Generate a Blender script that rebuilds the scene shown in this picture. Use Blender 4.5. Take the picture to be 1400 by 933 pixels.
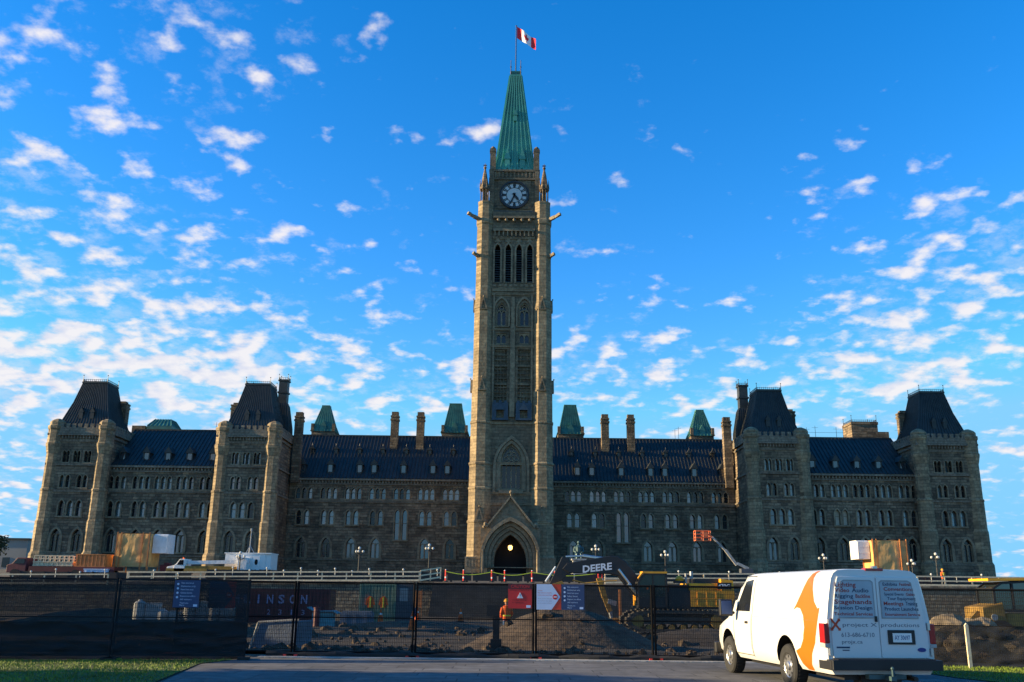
import bpy, bmesh, math, random
from mathutils import Matrix, Vector, noise as mnoise
from mathutils.geometry import delaunay_2d_cdt
PI = math.pi
R = math.radians
random.seed(7)
for o in list(bpy.data.objects):
    bpy.data.objects.remove(o)
S = bpy.context.scene
COL = S.collection

# ------------------------------------------------------------------ camera
cam = bpy.data.cameras.new('camera')
cam.sensor_width = 36
cam.lens = 32.35
cam.clip_end = 20000
co = bpy.data.objects.new('camera', cam)
COL.objects.link(co)
pitch, roll = R(15.3), R(0.68)
fw = Vector((0, math.cos(pitch), math.sin(pitch)))
up = Vector((0, -math.sin(pitch), math.cos(pitch)))
rt = Vector((1, 0, 0))
rt2 = rt*math.cos(roll) + up*math.sin(roll)
up2 = up*math.cos(roll) - rt*math.sin(roll)
M = Matrix((rt2, up2, -fw)).transposed().to_4x4()
M.translation = Vector((0, 0, 1.6))
co.matrix_world = M
S.camera = co

# ------------------------------------------------------------------ sun, sky, exposure
SUN_AZ, SUN_EL = R(2.6), R(13.5)      # azimuth: how far in front of the facade's plane, from the left
sd = Vector((-math.cos(SUN_AZ)*math.cos(SUN_EL), -math.sin(SUN_AZ)*math.cos(SUN_EL), math.sin(SUN_EL)))
sl = bpy.data.lights.new('sun', 'SUN')
sl.energy = 5.0
sl.angle = R(0.5)
sl.color = (1.0, 0.77, 0.44)
so = bpy.data.objects.new('sun', sl)
COL.objects.link(so)
so.rotation_euler = sd.to_track_quat('Z', 'Y').to_euler()
S.view_settings.view_transform = 'Standard'
S.view_settings.look = 'None'
S.view_settings.exposure = 1.3
S.view_settings.gamma = 1.0

W = bpy.data.worlds.new('World')
S.world = W
W.use_nodes = True
nt = W.node_tree
nt.nodes.clear()
N = nt.nodes.new
Lk = nt.links.new
def mth(op, a, b=None, c=None, clamp=False):
    n = N('ShaderNodeMath')
    n.operation = op
    n.use_clamp = clamp
    for i, v in enumerate((a, b, c)):
        if v is None: continue
        if isinstance(v, (int, float)): n.inputs[i].default_value = v
        else: Lk(v, n.inputs[i])
    return n.outputs[0]
sky = N('ShaderNodeTexSky')
sky.sky_type = 'NISHITA'
sky.sun_disc = False
sky.sun_elevation = SUN_EL
sky.sun_rotation = math.atan2(sd.x, sd.y)
sky.altitude = 80
sky.air_density = 1.0
sky.dust_density = 0.15
sky.ozone_density = 3.0
hs = N('ShaderNodeHueSaturation')
hs.inputs['Saturation'].default_value = 1.34
hs.inputs['Value'].default_value = 1.0
Lk(sky.outputs[0], hs.inputs['Color'])
tc = N('ShaderNodeTexCoord')
sx = N('ShaderNodeSeparateXYZ')
Lk(tc.outputs['Generated'], sx.inputs[0])
zz = mth('MAXIMUM', sx.outputs[2], 0.012)
zz = mth('ADD', zz, 0.26)
cu_, cv_ = mth('DIVIDE', sx.outputs[0], zz), mth('DIVIDE', sx.outputs[1], zz)
cc = N('ShaderNodeCombineXYZ')
Lk(cu_, cc.inputs[0]); Lk(cv_, cc.inputs[1])
cc.inputs[2].default_value = 3.7
def nz(scale, detail, rough, vec=cc.outputs[0], off=(0, 0, 0), dist=0.0):
    mp = N('ShaderNodeMapping')
    mp.inputs['Location'].default_value = off
    Lk(vec, mp.inputs[0])
    n = N('ShaderNodeTexNoise')
    n.inputs['Scale'].default_value = scale
    n.inputs['Detail'].default_value = detail
    n.inputs['Roughness'].default_value = rough
    n.inputs['Distortion'].default_value = dist
    Lk(mp.outputs[0], n.inputs['Vector'])
    return n.outputs[0]
big = nz(2.1, 2, 0.5, off=(5.3, 1.1, 0))
def puffs(off):
    return nz(13.5, 7, 0.52, off=off, dist=0.0)
def smooth(v, a, b):
    n = N('ShaderNodeMapRange')
    n.interpolation_type = 'SMOOTHSTEP'
    n.inputs['From Min'].default_value = a
    n.inputs['From Max'].default_value = b
    Lk(v, n.inputs[0])
    return n.outputs[0]
# fewer clouds high up, more towards the left and low down
lowness = smooth(sx.outputs[2], 0.58, 0.16)
leftness = smooth(sx.outputs[0], 0.45, -0.55)
bias = mth('ADD', mth('MULTIPLY', lowness, 0.155), mth('MULTIPLY', leftness, 0.065))
bias = mth('ADD', bias, mth('MULTIPLY', mth('SUBTRACT', big, 0.5), 0.34))
# banks of thicker cloud in a few parts of the sky
for (bx, by, bz), r0, amt in (((0.377, 0.871, 0.316), 0.986, 0.095), ((-0.286, 0.802, 0.525), 0.988, 0.09), ((-0.45, 0.75, 0.485), 0.975, 0.06), ((-0.413, 0.864, 0.289), 0.975, 0.035), ((-0.217, 0.937, 0.275), 0.99, 0.02)):
    dp = N('ShaderNodeVectorMath')
    dp.operation = 'DOT_PRODUCT'
    dp.inputs[1].default_value = (bx, by, bz)
    Lk(tc.outputs['Generated'], dp.inputs[0])
    bias = mth('ADD', bias, mth('MULTIPLY', smooth(dp.outputs['Value'], r0, 1.0), amt))
dens = mth('ADD', puffs((0, 0, 0)), bias)
dens2 = mth('ADD', puffs((0.016, 0.013, 0)), bias)
alpha = smooth(dens, 0.672, 0.86)
wisp = mth('MULTIPLY', smooth(mth('ADD', nz(17, 6, 0.62, off=(2, 9, 1)), bias), 0.68, 0.95), 0.35)
alpha = mth('MAXIMUM', alpha, wisp)
alpha = mth('MULTIPLY', alpha, 0.93)
shade = mth('ADD', 0.78, mth('MULTIPLY', mth('SUBTRACT', dens, dens2), 2.6), clamp=True)
gain = N('ShaderNodeMix')
gain.data_type = 'RGBA'
gain.blend_type = 'MULTIPLY'
gain.inputs[0].default_value = 1.0
gain.inputs[7].default_value = (1.02, 1.05, 1.22, 1)
Lk(hs.outputs[0], gain.inputs[6])
cap = N('ShaderNodeMix')
cap.data_type = 'RGBA'
cap.blend_type = 'DARKEN'
cap.inputs[0].default_value = 1.0
cap.inputs[7].default_value = (0.88, 2.3, 3.6, 1)
Lk(gain.outputs[2], cap.inputs[6])
ccol = N('ShaderNodeMix')
ccol.data_type = 'RGBA'
Lk(shade, ccol.inputs[0])
ccol.inputs[6].default_value = (1.9, 2.15, 3.0, 1)
ccol.inputs[7].default_value = (3.4, 3.25, 3.3, 1)
mix = N('ShaderNodeMix')
mix.data_type = 'RGBA'
Lk(alpha, mix.inputs[0])
Lk(cap.outputs[2], mix.inputs[6])
Lk(ccol.outputs[2], mix.inputs[7])
bg = N('ShaderNodeBackground')
bg.inputs['Strength'].default_value = 0.114
Lk(mix.outputs[2], bg.inputs['Color'])
wo = N('ShaderNodeOutputWorld')
Lk(bg.outputs[0], wo.inputs['Surface'])

# ------------------------------------------------------------------ materials
MATS = {}
def mat(name, col, rough=0.7, metal=0.0, var=0.25, scale=3.0, bump=0.0, bscale=12.0, ior=None, emit=0.0, coat=0.0, alpha=None):
    m = bpy.data.materials.new(name)
    m.use_nodes = True
    t = m.node_tree
    b = t.nodes['Principled BSDF']
    b.inputs['Roughness'].default_value = rough
    b.inputs['Metallic'].default_value = metal
    if ior: b.inputs['IOR'].default_value = ior
    if coat:
        b.inputs['Coat Weight'].default_value = coat
        b.inputs['Coat Roughness'].default_value = 0.06
    c4 = (*col, 1)
    tco = t.nodes.new('ShaderNodeTexCoord')
    if var > 0:
        n = t.nodes.new('ShaderNodeTexNoise')
        n.inputs['Scale'].default_value = scale
        n.inputs['Detail'].default_value = 6
        t.links.new(tco.outputs['Object'], n.inputs['Vector'])
        r = t.nodes.new('ShaderNodeValToRGB')
        r.color_ramp.elements[0].position = 0.3
        r.color_ramp.elements[1].position = 0.7
        r.color_ramp.elements[0].color = (*[c*(1-var) for c in col], 1)
        r.color_ramp.elements[1].color = (*[min(1, c*(1+var)) for c in col], 1)
        t.links.new(n.outputs[0], r.inputs[0])
        t.links.new(r.outputs[0], b.inputs['Base Color'])
    else:
        b.inputs['Base Color'].default_value = c4
    if emit:
        b.inputs['Emission Color'].default_value = c4
        b.inputs['Emission Strength'].default_value = emit
    if alpha is not None:
        b.inputs['Alpha'].default_value = alpha
    if bump > 0:
        n2 = t.nodes.new('ShaderNodeTexNoise')
        n2.inputs['Scale'].default_value = bscale
        n2.inputs['Detail'].default_value = 5
        t.links.new(tco.outputs['Object'], n2.inputs['Vector'])
        bp = t.nodes.new('ShaderNodeBump')
        bp.inputs['Strength'].default_value = bump
        bp.inputs['Distance'].default_value = 0.05
        t.links.new(n2.outputs[0], bp.inputs['Height'])
        t.links.new(bp.outputs[0], b.inputs['Normal'])
    MATS[name] = m
    return m

def stone(name, c1, c2, mortar, bw=0.95, rh=0.42, stain=0.45, bump=0.8, gap=0.035):
    m = bpy.data.materials.new(name)
    m.use_nodes = True
    t = m.node_tree
    nn, ll = t.nodes.new, t.links.new
    b = t.nodes['Principled BSDF']
    b.inputs['Roughness'].default_value = 0.9
    tco = nn('ShaderNodeTexCoord')
    s = nn('ShaderNodeSeparateXYZ')
    ll(tco.outputs['Object'], s.inputs[0])
    ad = nn('ShaderNodeMath'); ad.operation = 'ADD'
    ll(s.outputs[0], ad.inputs[0]); ll(s.outputs[1], ad.inputs[1])
    cb = nn('ShaderNodeCombineXYZ')
    ll(ad.outputs[0], cb.inputs[0]); ll(s.outputs[2], cb.inputs[1])
    br = nn('ShaderNodeTexBrick')
    br.inputs['Color1'].default_value = (*c1, 1)
    br.inputs['Color2'].default_value = (*c2, 1)
    br.inputs['Mortar'].default_value = (*mortar, 1)
    br.inputs['Scale'].default_value = 1.0
    br.inputs['Brick Width'].default_value = bw
    br.inputs['Row Height'].default_value = rh
    br.inputs['Mortar Size'].default_value = gap
    br.inputs['Mortar Smooth'].default_value = 0.6
    br.squash = 1.6
    br.squash_frequency = 3
    ll(cb.outputs[0], br.inputs['Vector'])
    n1 = nn('ShaderNodeTexNoise')
    n1.inputs['Scale'].default_value = 0.35; n1.inputs['Detail'].default_value = 6; n1.inputs['Roughness'].default_value = 0.6
    ll(tco.outputs['Object'], n1.inputs['Vector'])
    n2 = nn('ShaderNodeTexNoise')
    n2.inputs['Scale'].default_value = 2.4; n2.inputs['Detail'].default_value = 5; n2.inputs['Roughness'].default_value = 0.65
    ll(tco.outputs['Object'], n2.inputs['Vector'])
    r1 = nn('ShaderNodeMapRange')
    r1.inputs['From Min'].default_value = 0.3; r1.inputs['From Max'].default_value = 0.7
    r1.inputs['To Min'].default_value = 1-stain; r1.inputs['To Max'].default_value = 1+stain*0.4
    ll(n1.outputs[0], r1.inputs[0])
    r2 = nn('ShaderNodeMapRange')
    r2.inputs['From Min'].default_value = 0.25; r2.inputs['From Max'].default_value = 0.75
    r2.inputs['To Min'].default_value = 0.55; r2.inputs['To Max'].default_value = 1.4
    ll(n2.outputs[0], r2.inputs[0])
    mu = nn('ShaderNodeMath'); mu.operation = 'MULTIPLY'
    ll(r1.outputs[0], mu.inputs[0]); ll(r2.outputs[0], mu.inputs[1])
    vm = nn('ShaderNodeVectorMath'); vm.operation = 'SCALE'
    ll(br.outputs['Color'], vm.inputs[0]); ll(mu.outputs[0], vm.inputs['Scale'])
    ll(vm.outputs[0], b.inputs['Base Color'])
    hm = nn('ShaderNodeMath'); hm.operation = 'SUBTRACT'
    ll(n2.outputs[0], hm.inputs[0]); ll(br.outputs['Fac'], hm.inputs[1])
    bp = nn('ShaderNodeBump')
    bp.inputs['Strength'].default_value = bump
    bp.inputs['Distance'].default_value = 0.12
    ll(hm.outputs[0], bp.inputs['Height'])
    ll(bp.outputs[0], b.inputs['Normal'])
    MATS[name] = m
    return m

def screen(name, col, alpha, wires=None):
    """woven fence fabric or welded wire: opaque threads with part-filled holes between them"""
    m = bpy.data.materials.new(name)
    m.use_nodes = True
    t = m.node_tree
    nn, ll = t.nodes.new, t.links.new
    b = t.nodes['Principled BSDF']
    b.inputs['Roughness'].default_value = 0.8
    b.inputs['Base Color'].default_value = (*col, 1)
    tco = nn('ShaderNodeTexCoord')
    if wires:
        s = nn('ShaderNodeSeparateXYZ')
        ll(tco.outputs['Object'], s.inputs[0])
        outs = []
        for ax, (step, w) in ((0, wires[0]), (2, wires[1])):
            d = nn('ShaderNodeMath'); d.operation = 'DIVIDE'; d.inputs[1].default_value = step
            ll(s.outputs[ax], d.inputs[0])
            f = nn('ShaderNodeMath'); f.operation = 'FRACT'
            ll(d.outputs[0], f.inputs[0])
            l = nn('ShaderNodeMath'); l.operation = 'LESS_THAN'; l.inputs[1].default_value = w/step
            ll(f.outputs[0], l.inputs[0])
            outs.append(l.outputs[0])
        mx = nn('ShaderNodeMath'); mx.operation = 'MAXIMUM'
        ll(outs[0], mx.inputs[0]); ll(outs[1], mx.inputs[1])
        m2 = nn('ShaderNodeMath'); m2.operation = 'MAXIMUM'; m2.inputs[1].default_value = alpha
        ll(mx.outputs[0], m2.inputs[0])
        ll(m2.outputs[0], b.inputs['Alpha'])
    else:
        n = nn('ShaderNodeTexNoise'); n.inputs['Scale'].default_value = 1.5
        ll(tco.outputs['Object'], n.inputs['Vector'])
        r = nn('ShaderNodeMapRange')
        r.inputs['To Min'].default_value = alpha-0.1; r.inputs['To Max'].default_value = alpha+0.1
        ll(n.outputs[0], r.inputs[0])
        ll(r.outputs[0], b.inputs['Alpha'])
    MATS[name] = m
    return m

ST = stone('sandstone', (0.29, 0.21, 0.13), (0.125, 0.09, 0.058), (0.10, 0.075, 0.05), stain=0.55)
TWS = stone('shaded_tower_stone', (0.24, 0.178, 0.11), (0.16, 0.12, 0.075), (0.11, 0.083, 0.055), bw=0.9, rh=0.45, stain=0.45, bump=0.4)  # darker copy of the tower stone: the recessed bay's shade put into the colour
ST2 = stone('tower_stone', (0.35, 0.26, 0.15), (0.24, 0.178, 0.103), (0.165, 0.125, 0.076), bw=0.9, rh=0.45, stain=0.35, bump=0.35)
STF = stone('turret_stone', (0.37, 0.275, 0.16), (0.23, 0.17, 0.10), (0.14, 0.105, 0.064), bw=0.8, rh=0.5, stain=0.4, bump=0.5)
DR = stone('dressed_stone', (0.30, 0.228, 0.142), (0.24, 0.182, 0.113), (0.18, 0.137, 0.088), bw=1.2, rh=0.5, stain=0.4, bump=0.3, gap=0.015)
DRC = stone('cornice_stone', (0.25, 0.205, 0.15), (0.2, 0.165, 0.12), (0.14, 0.11, 0.08), bw=0.5, rh=0.4, stain=0.3, bump=0.5)
WALLST = stone('rubble_stone', (0.34, 0.28, 0.19), (0.18, 0.14, 0.10), (0.10, 0.085, 0.07), bw=0.75, rh=0.32, stain=0.4, bump=1.0)
ROOF = mat('dark_roof', (0.024, 0.027, 0.026), 0.55, var=0.35, scale=1.2, bump=0.2, bscale=6)
COPPER = mat('green_copper', (0.07, 0.29, 0.23), 0.6, var=0.18, scale=0.5, bump=0.15)
COPPERD = mat('dark_copper', (0.05, 0.17, 0.135), 0.6, var=0.35, scale=0.9)
LOUV = mat('louvre_slate', (0.075, 0.08, 0.085), 0.7, var=0.2)
IRON = mat('dark_iron', (0.02, 0.02, 0.022), 0.5, var=0.1)
GLASS = mat('window_glass', (0.02, 0.03, 0.04), 0.06, var=0.3, scale=0.6, ior=2.0, bump=0.04, bscale=1.2)
GLASSB = mat('bright_window_glass', (0.10, 0.15, 0.16), 0.08, var=0.3, scale=0.9, ior=2.1, bump=0.04, bscale=1.2)  # pale cyan base stands for blinds inside and for reflected sky
GLASSD = mat('dark_window_glass', (0.012, 0.014, 0.018), 0.12, var=0.2, ior=1.5)
BLIND = mat('cream_blind', (0.55, 0.5, 0.38), 0.5, var=0.1)
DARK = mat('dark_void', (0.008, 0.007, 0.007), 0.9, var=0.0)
LAMPG = mat('warm_lamp_glow', (1.0, 0.55, 0.14), 0.4, var=0.0, emit=2.2)
BLUEP = mat('blue_slate_hood', (0.022, 0.042, 0.07), 0.45, var=0.3, scale=2)
WHITEP = mat('white_paint', (0.8, 0.79, 0.76), 0.35, var=0.04, scale=1.5)
VANP = mat('van_white_paint', (0.66, 0.66, 0.645), 0.32, var=0.04, scale=1.2, coat=0.5)
def dull(m, v=0.15):
    m.node_tree.nodes['Principled BSDF'].inputs['Specular IOR Level'].default_value = v
    return m
TUBE = dull(mat('black_fence_tube', (0.008, 0.008, 0.009), 0.9, var=0.1), 0.08)
BLACKP = mat('black_paint', (0.012, 0.012, 0.014), 0.5, var=0.2)
RUBBER = mat('black_rubber', (0.018, 0.018, 0.018), 0.85, var=0.25, scale=8)
CHROME = mat('brushed_metal', (0.55, 0.55, 0.55), 0.32, metal=0.9, var=0.1)
STEEL = mat('grey_steel', (0.30, 0.31, 0.32), 0.5, metal=0.4, var=0.2)
TAIL = mat('red_lens', (0.32, 0.012, 0.015), 0.18, var=0.15, scale=10, coat=0.4)
TAILW = mat('clear_lens', (0.4, 0.38, 0.36), 0.2, var=0.1)
ORANGE = mat('orange_graphic', (0.62, 0.125, 0.004), 0.35, var=0.03)
DRED = mat('dark_red_text', (0.30, 0.03, 0.025), 0.5, var=0.0)
NAVY = mat('navy_text', (0.02, 0.045, 0.10), 0.5, var=0.0)
GREYT = mat('grey_text', (0.09, 0.11, 0.15), 0.5, var=0.0)
REDX = mat('red_mark', (0.55, 0.06, 0.02), 0.5, var=0.0)
TINT = mat('tinted_window', (0.34, 0.41, 0.47), 0.15, var=0.1, ior=1.5)
BLUEB = mat('blue_badge', (0.01, 0.03, 0.2), 0.3, var=0.0)
YEL = mat('machine_yellow', (0.75, 0.33, 0.012), 0.45, var=0.2, scale=2)
YELD = mat('dusty_yellow', (0.30, 0.17, 0.03), 0.7, var=0.35, scale=3)
TRACK = mat('muddy_track_steel', (0.06, 0.05, 0.04), 0.8, var=0.4, scale=4, bump=0.4)
TIMBER = mat('raw_timber', (0.74, 0.58, 0.37), 0.75, var=0.2, scale=6)
TARP = mat('tan_tarp', (0.60, 0.35, 0.12), 0.55, var=0.25, scale=1.2, bump=0.6, bscale=1.6)
WTARP = mat('white_tarp', (0.72, 0.72, 0.72), 0.5, var=0.1, bump=0.5, bscale=2)
RUSTR = mat('container_red', (0.10, 0.014, 0.016), 0.6, var=0.3, scale=1.5)
GREENC = mat('container_green', (0.20, 0.27, 0.17), 0.6, var=0.25, scale=2)
ORC = mat('orange_steel', (0.55, 0.19, 0.05), 0.6, var=0.3, scale=2)
LETW = mat('white_lettering', (0.75, 0.75, 0.78), 0.5, var=0.0)
LETB = mat('lilac_lettering', (0.24, 0.24, 0.42), 0.5, var=0.0)
HIVIS = mat('hi_vis_orange', (0.9, 0.13, 0.01), 0.7, var=0.1, scale=6)
HIVY = mat('hi_vis_yellow', (0.75, 0.75, 0.05), 0.6, var=0.05)
JEAN = mat('blue_denim', (0.04, 0.09, 0.2), 0.85, var=0.2, scale=10)
SKIN = mat('skin', (0.42, 0.24, 0.17), 0.6, var=0.1)
REDP = mat('red_plastic', (0.65, 0.03, 0.02), 0.5, var=0.15)
REDS = mat('sign_red', (0.52, 0.018, 0.018), 0.45, var=0.06)
ORS = mat('sign_orange_red', (0.60, 0.045, 0.015), 0.45, var=0.05)
BLUES = mat('sign_blue', (0.025, 0.05, 0.135), 0.45, var=0.06)
BLUEL = mat('sign_pale_blue', (0.52, 0.62, 0.80), 0.5, var=0.04)
SIGNT = mat('sign_grey_text', (0.30, 0.33, 0.42), 0.5, var=0.0)
MAROON = mat('sign_maroon', (0.08, 0.008, 0.012), 0.45, var=0.0)
CONC = mat('concrete', (0.34, 0.33, 0.31), 0.85, var=0.25, scale=2, bump=0.3)
CONCD = mat('blue_grey_tarp', (0.14, 0.17, 0.22), 0.75, var=0.25, scale=2, bump=0.3)
BOULDER = mat('boulder_rock', (0.26, 0.20, 0.13), 0.9, var=0.5, scale=1.5, bump=0.9, bscale=3)
DIRT = mat('dirt', (0.042, 0.03, 0.02), 0.95, var=0.55, scale=0.6, bump=1.0, bscale=2.5)
MOUND = mat('gravel_heap_earth', (0.085, 0.06, 0.04), 0.95, var=0.6, scale=2.2, bump=1.0, bscale=5)
TERR = mat('terrace_ground', (0.06, 0.05, 0.038), 0.95, var=0.4, scale=0.3, bump=0.5)
GRASSG = mat('grass_soil', (0.05, 0.075, 0.01), 0.95, var=0.4, scale=1.5)
BLADE = mat('grass_blade', (0.13, 0.19, 0.01), 0.7, var=0.4, scale=0.6)
LEAF = mat('leaf_green', (0.035, 0.052, 0.02), 0.8, var=0.5, scale=0.8)
LEAFB = mat('leaf_dark_green', (0.02, 0.03, 0.018), 0.8, var=0.5, scale=0.8)
BARK = mat('bark', (0.06, 0.045, 0.035), 0.9, var=0.3)
PALEB = mat('pale_wall', (0.30, 0.285, 0.25), 0.8, var=0.1, scale=0.3)
BRONZE = mat('bronze_patina', (0.05, 0.10, 0.11), 0.5, var=0.3, metal=0.3)
GLOBE = mat('white_globe', (0.55, 0.55, 0.52), 0.3, var=0.0)
BASKET = mat('lift_orange', (0.75, 0.16, 0.05), 0.5, var=0.15)
BLUEC = mat('blue_steel', (0.03, 0.08, 0.22), 0.5, var=0.25)
CYAN = mat('cyan_sheet', (0.10, 0.35, 0.42), 0.5, var=0.2)
SLATE = mat('slate_grey_plastic', (0.07, 0.075, 0.09), 0.6, var=0.2)
PURPLE = mat('dusk_red_steel', (0.13, 0.025, 0.03), 0.6, var=0.3)
SCREEN = screen('black_fence_fabric', (0.008, 0.009, 0.012), 0.83)
SCREENL = screen('thin_fence_fabric', (0.012, 0.013, 0.016), 0.66)
WIRE = screen('welded_black_wire', (0.004, 0.005, 0.006), 0.37, ((0.045, 0.008), (0.09, 0.007)))  # dark film fills the holes: finer mesh, plus added dimming of the dig

# ------------------------------------------------------------------ mesh builder
class MB:
    def __init__(s):
        s.v, s.f, s.m, s.cur, s.T = [], [], [], 0, None
    def add(s, vs, fs):
        n = len(s.v)
        if s.T is not None: vs = [tuple(s.T @ Vector(v)) for v in vs]
        s.v += [tuple(v) for v in vs]
        for f in fs:
            s.f.append([i+n for i in f]); s.m.append(s.cur)
        return s
    def box(s, x0, x1, y0, y1, z0, z1):
        vs = [(x, y, z) for z in (z0, z1) for y in (y0, y1) for x in (x0, x1)]
        return s.add(vs, [(0, 2, 3, 1), (4, 5, 7, 6), (0, 1, 5, 4), (2, 6, 7, 3), (0, 4, 6, 2), (1, 3, 7, 5)])
    def cb(s, c, d):
        return s.box(c[0]-d[0]/2, c[0]+d[0]/2, c[1]-d[1]/2, c[1]+d[1]/2, c[2]-d[2]/2, c[2]+d[2]/2)
    def cyl(s, p0, p1, r0, r1=None, n=10, cap=True):
        if r1 is None: r1 = r0
        p0, p1 = Vector(p0), Vector(p1)
        d = (p1-p0).normalized()
        a = Vector((0, 0, 1)) if abs(d.z) < 0.9 else Vector((1, 0, 0))
        u = d.cross(a).normalized(); w = d.cross(u)
        vs = []
        for p, r in ((p0, r0), (p1, r1)):
            for i in range(n):
                t = 2*PI*i/n + PI/n
                vs.append(p + (u*math.cos(t)+w*math.sin(t))*r)
        fs = [(i, (i+1) % n, n+(i+1) % n, n+i) for i in range(n)]
        if cap: fs += [tuple(range(n))[::-1], tuple(range(n, 2*n))]
        return s.add(vs, fs)
    def tube(s, pts, r, n=6):
        for a, b in zip(pts, pts[1:]): s.cyl(a, b, r, r, n)
        return s
    def bar(s, p0, p1, w, h):
        """a rectangular bar from p0 to p1, h in the plane with world up"""
        p0, p1 = Vector(p0), Vector(p1)
        d = (p1-p0).normalized()
        a = Vector((0, 0, 1)) if abs(d.z) < 0.95 else Vector((0, 1, 0))
        u = d.cross(a).normalized(); v = u.cross(d)
        vs = [p + u*w/2*i + v*h/2*j for p in (p0, p1) for i, j in ((-1, -1), (1, -1), (1, 1), (-1, 1))]
        return s.add(vs, [(0, 1, 2, 3), (7, 6, 5, 4), (0, 4, 5, 1), (1, 5, 6, 2), (2, 6, 7, 3), (3, 7, 4, 0)])
    def lathe(s, prof, n, c=(0, 0), a0=0.0, flat=False):
        vs, fs = [], []
        for r, z in prof:
            for i in range(n):
                t = a0 + 2*PI*i/n
                vs.append((c[0]+r*math.cos(t), c[1]+r*math.sin(t), z))
        for k in range(len(prof)-1):
            for i in range(n):
                fs.append((k*n+i, k*n+(i+1) % n, (k+1)*n+(i+1) % n, (k+1)*n+i))
        fs.append(tuple(range(n))[::-1])
        fs.append(tuple(range((len(prof)-1)*n, len(prof)*n)))
        return s.add(vs, fs)
    def sph(s, c, r, n=10, sc=(1, 1, 1)):
        vs, fs = [], []
        m = n//2+1
        for j in range(m+1):
            ph = PI*j/m
            for i in range(n):
                t = 2*PI*i/n
                vs.append((c[0]+r*sc[0]*math.sin(ph)*math.cos(t), c[1]+r*sc[1]*math.sin(ph)*math.sin(t), c[2]+r*sc[2]*math.cos(ph)))
        for j in range(m):
            for i in range(n):
                fs.append((j*n+i, (j+1)*n+i, (j+1)*n+(i+1) % n, j*n+(i+1) % n))
        return s.add(vs, fs)
    def extr(s, loops, fn, w0, w1):
        """a flat shape with holes, given in (u, v), thick from w0 to w1; fn(u, v, w) -> xyz"""
        pts, edges = [], []
        for lp in loops:
            k = len(pts); n = len(lp)
            pts += [Vector(p) for p in lp]
            edges += [(k+i, k+(i+1) % n) for i in range(n)]
        vo, eo, fo, *_ = delaunay_2d_cdt(pts, edges, [], 0, 1e-6)
        def inside(x, y):
            c = False
            for lp in loops:
                j = len(lp)-1
                for i in range(len(lp)):
                    (xi, yi), (xj, yj) = lp[i], lp[j]
                    if (yi > y) != (yj > y) and x < (xj-xi)*(y-yi)/(yj-yi)+xi: c = not c
                    j = i
            return c
        tris = []
        for f in fo:
            cx = sum(vo[i].x for i in f)/len(f); cy = sum(vo[i].y for i in f)/len(f)
            if inside(cx, cy): tris.append(list(f))
        s.add([fn(p.x, p.y, w0) for p in vo], tris)
        if w1 is not None and w1 != w0:
            s.add([fn(p.x, p.y, w1) for p in vo], [t[::-1] for t in tris])
            for lp in loops:
                n = len(lp)
                vs = [fn(p[0], p[1], w0) for p in lp]+[fn(p[0], p[1], w1) for p in lp]
                s.add(vs, [(i, (i+1) % n, n+(i+1) % n, n+i) for i in range(n)])
        return s
    def text(s, body, fn, width=None, height=None, bold=0.0):
        """lettering laid flat; scaled to the given width and cap height, centred on u=0, base at v=0"""
        cu = bpy.data.curves.new('lettering', 'FONT')
        cu.body = body
        cu.resolution_u = 2
        cu.offset = bold
        o = bpy.data.objects.new('lettering', cu)
        me = bpy.data.meshes.new_from_object(o)
        vs = [v.co.copy() for v in me.vertices]
        fs = [tuple(p.vertices) for p in me.polygons]
        bpy.data.objects.remove(o); bpy.data.curves.remove(cu); bpy.data.meshes.remove(me)
        if not vs: return s
        x0 = min(v.x for v in vs); x1 = max(v.x for v in vs)
        sy = (height or 1)/0.70
        sxx = width/(x1-x0) if width else sy
        return s.add([fn((v.x-(x0+x1)/2)*sxx, v.y*sy, 0) for v in vs], fs)
    def build(s, name, mats, parent=None, smooth=False, loc=None, bevel=0.0):
        me = bpy.data.meshes.new(name)
        me.from_pydata(s.v, [], s.f)
        if not isinstance(mats, (list, tuple)): mats = [mats]
        for m in mats: me.materials.append(m)
        me.polygons.foreach_set('material_index', s.m)
        bm = bmesh.new(); bm.from_mesh(me)
        bmesh.ops.remove_doubles(bm, verts=bm.verts, dist=1e-5)
        bmesh.ops.recalc_face_normals(bm, faces=bm.faces)
        bm.to_mesh(me); bm.free()
        if smooth: me.polygons.foreach_set('use_smooth', [True]*len(me.polygons))
        o = bpy.data.objects.new(name, me)
        COL.objects.link(o)
        if parent: o.parent = parent
        if loc: o.location = loc
        if bevel:
            b = o.modifiers.new('bevel', 'BEVEL')
            b.width = bevel; b.segments = 2; b.limit_method = 'ANGLE'; b.angle_limit = R(40)
        return o

def tag(o, label, cat, group=None, kind=None):
    if label: o['label'] = label
    if cat: o['category'] = cat
    if group: o['group'] = group
    if kind: o['kind'] = kind
    return o
def thing(name, label, cat, loc=(0, 0, 0), rz=0.0, group=None):
    o = bpy.data.objects.new(name, None)
    o.empty_display_size = 0.3
    COL.objects.link(o)
    o.location = loc
    o.rotation_euler = (0, 0, rz)
    return tag(o, label, cat, group)
def dup(src, loc, rz=None, label=None, group=None):
    def rec(o, par):
        c = o.copy(); COL.objects.link(c)
        if par: c.parent = par
        for ch in list(o.children): rec(ch, c)
        return c
    r = rec(src, None)
    r.location = loc
    if rz is not None: r.rotation_euler = (0, 0, rz)
    if label: r['label'] = label
    if group: r['group'] = group
    return r
def struct(o):
    o['kind'] = 'structure'
    return o
XZ = lambda y: (lambda u, v, w: (u, y+w, v))      # a wall facing the camera

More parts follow.
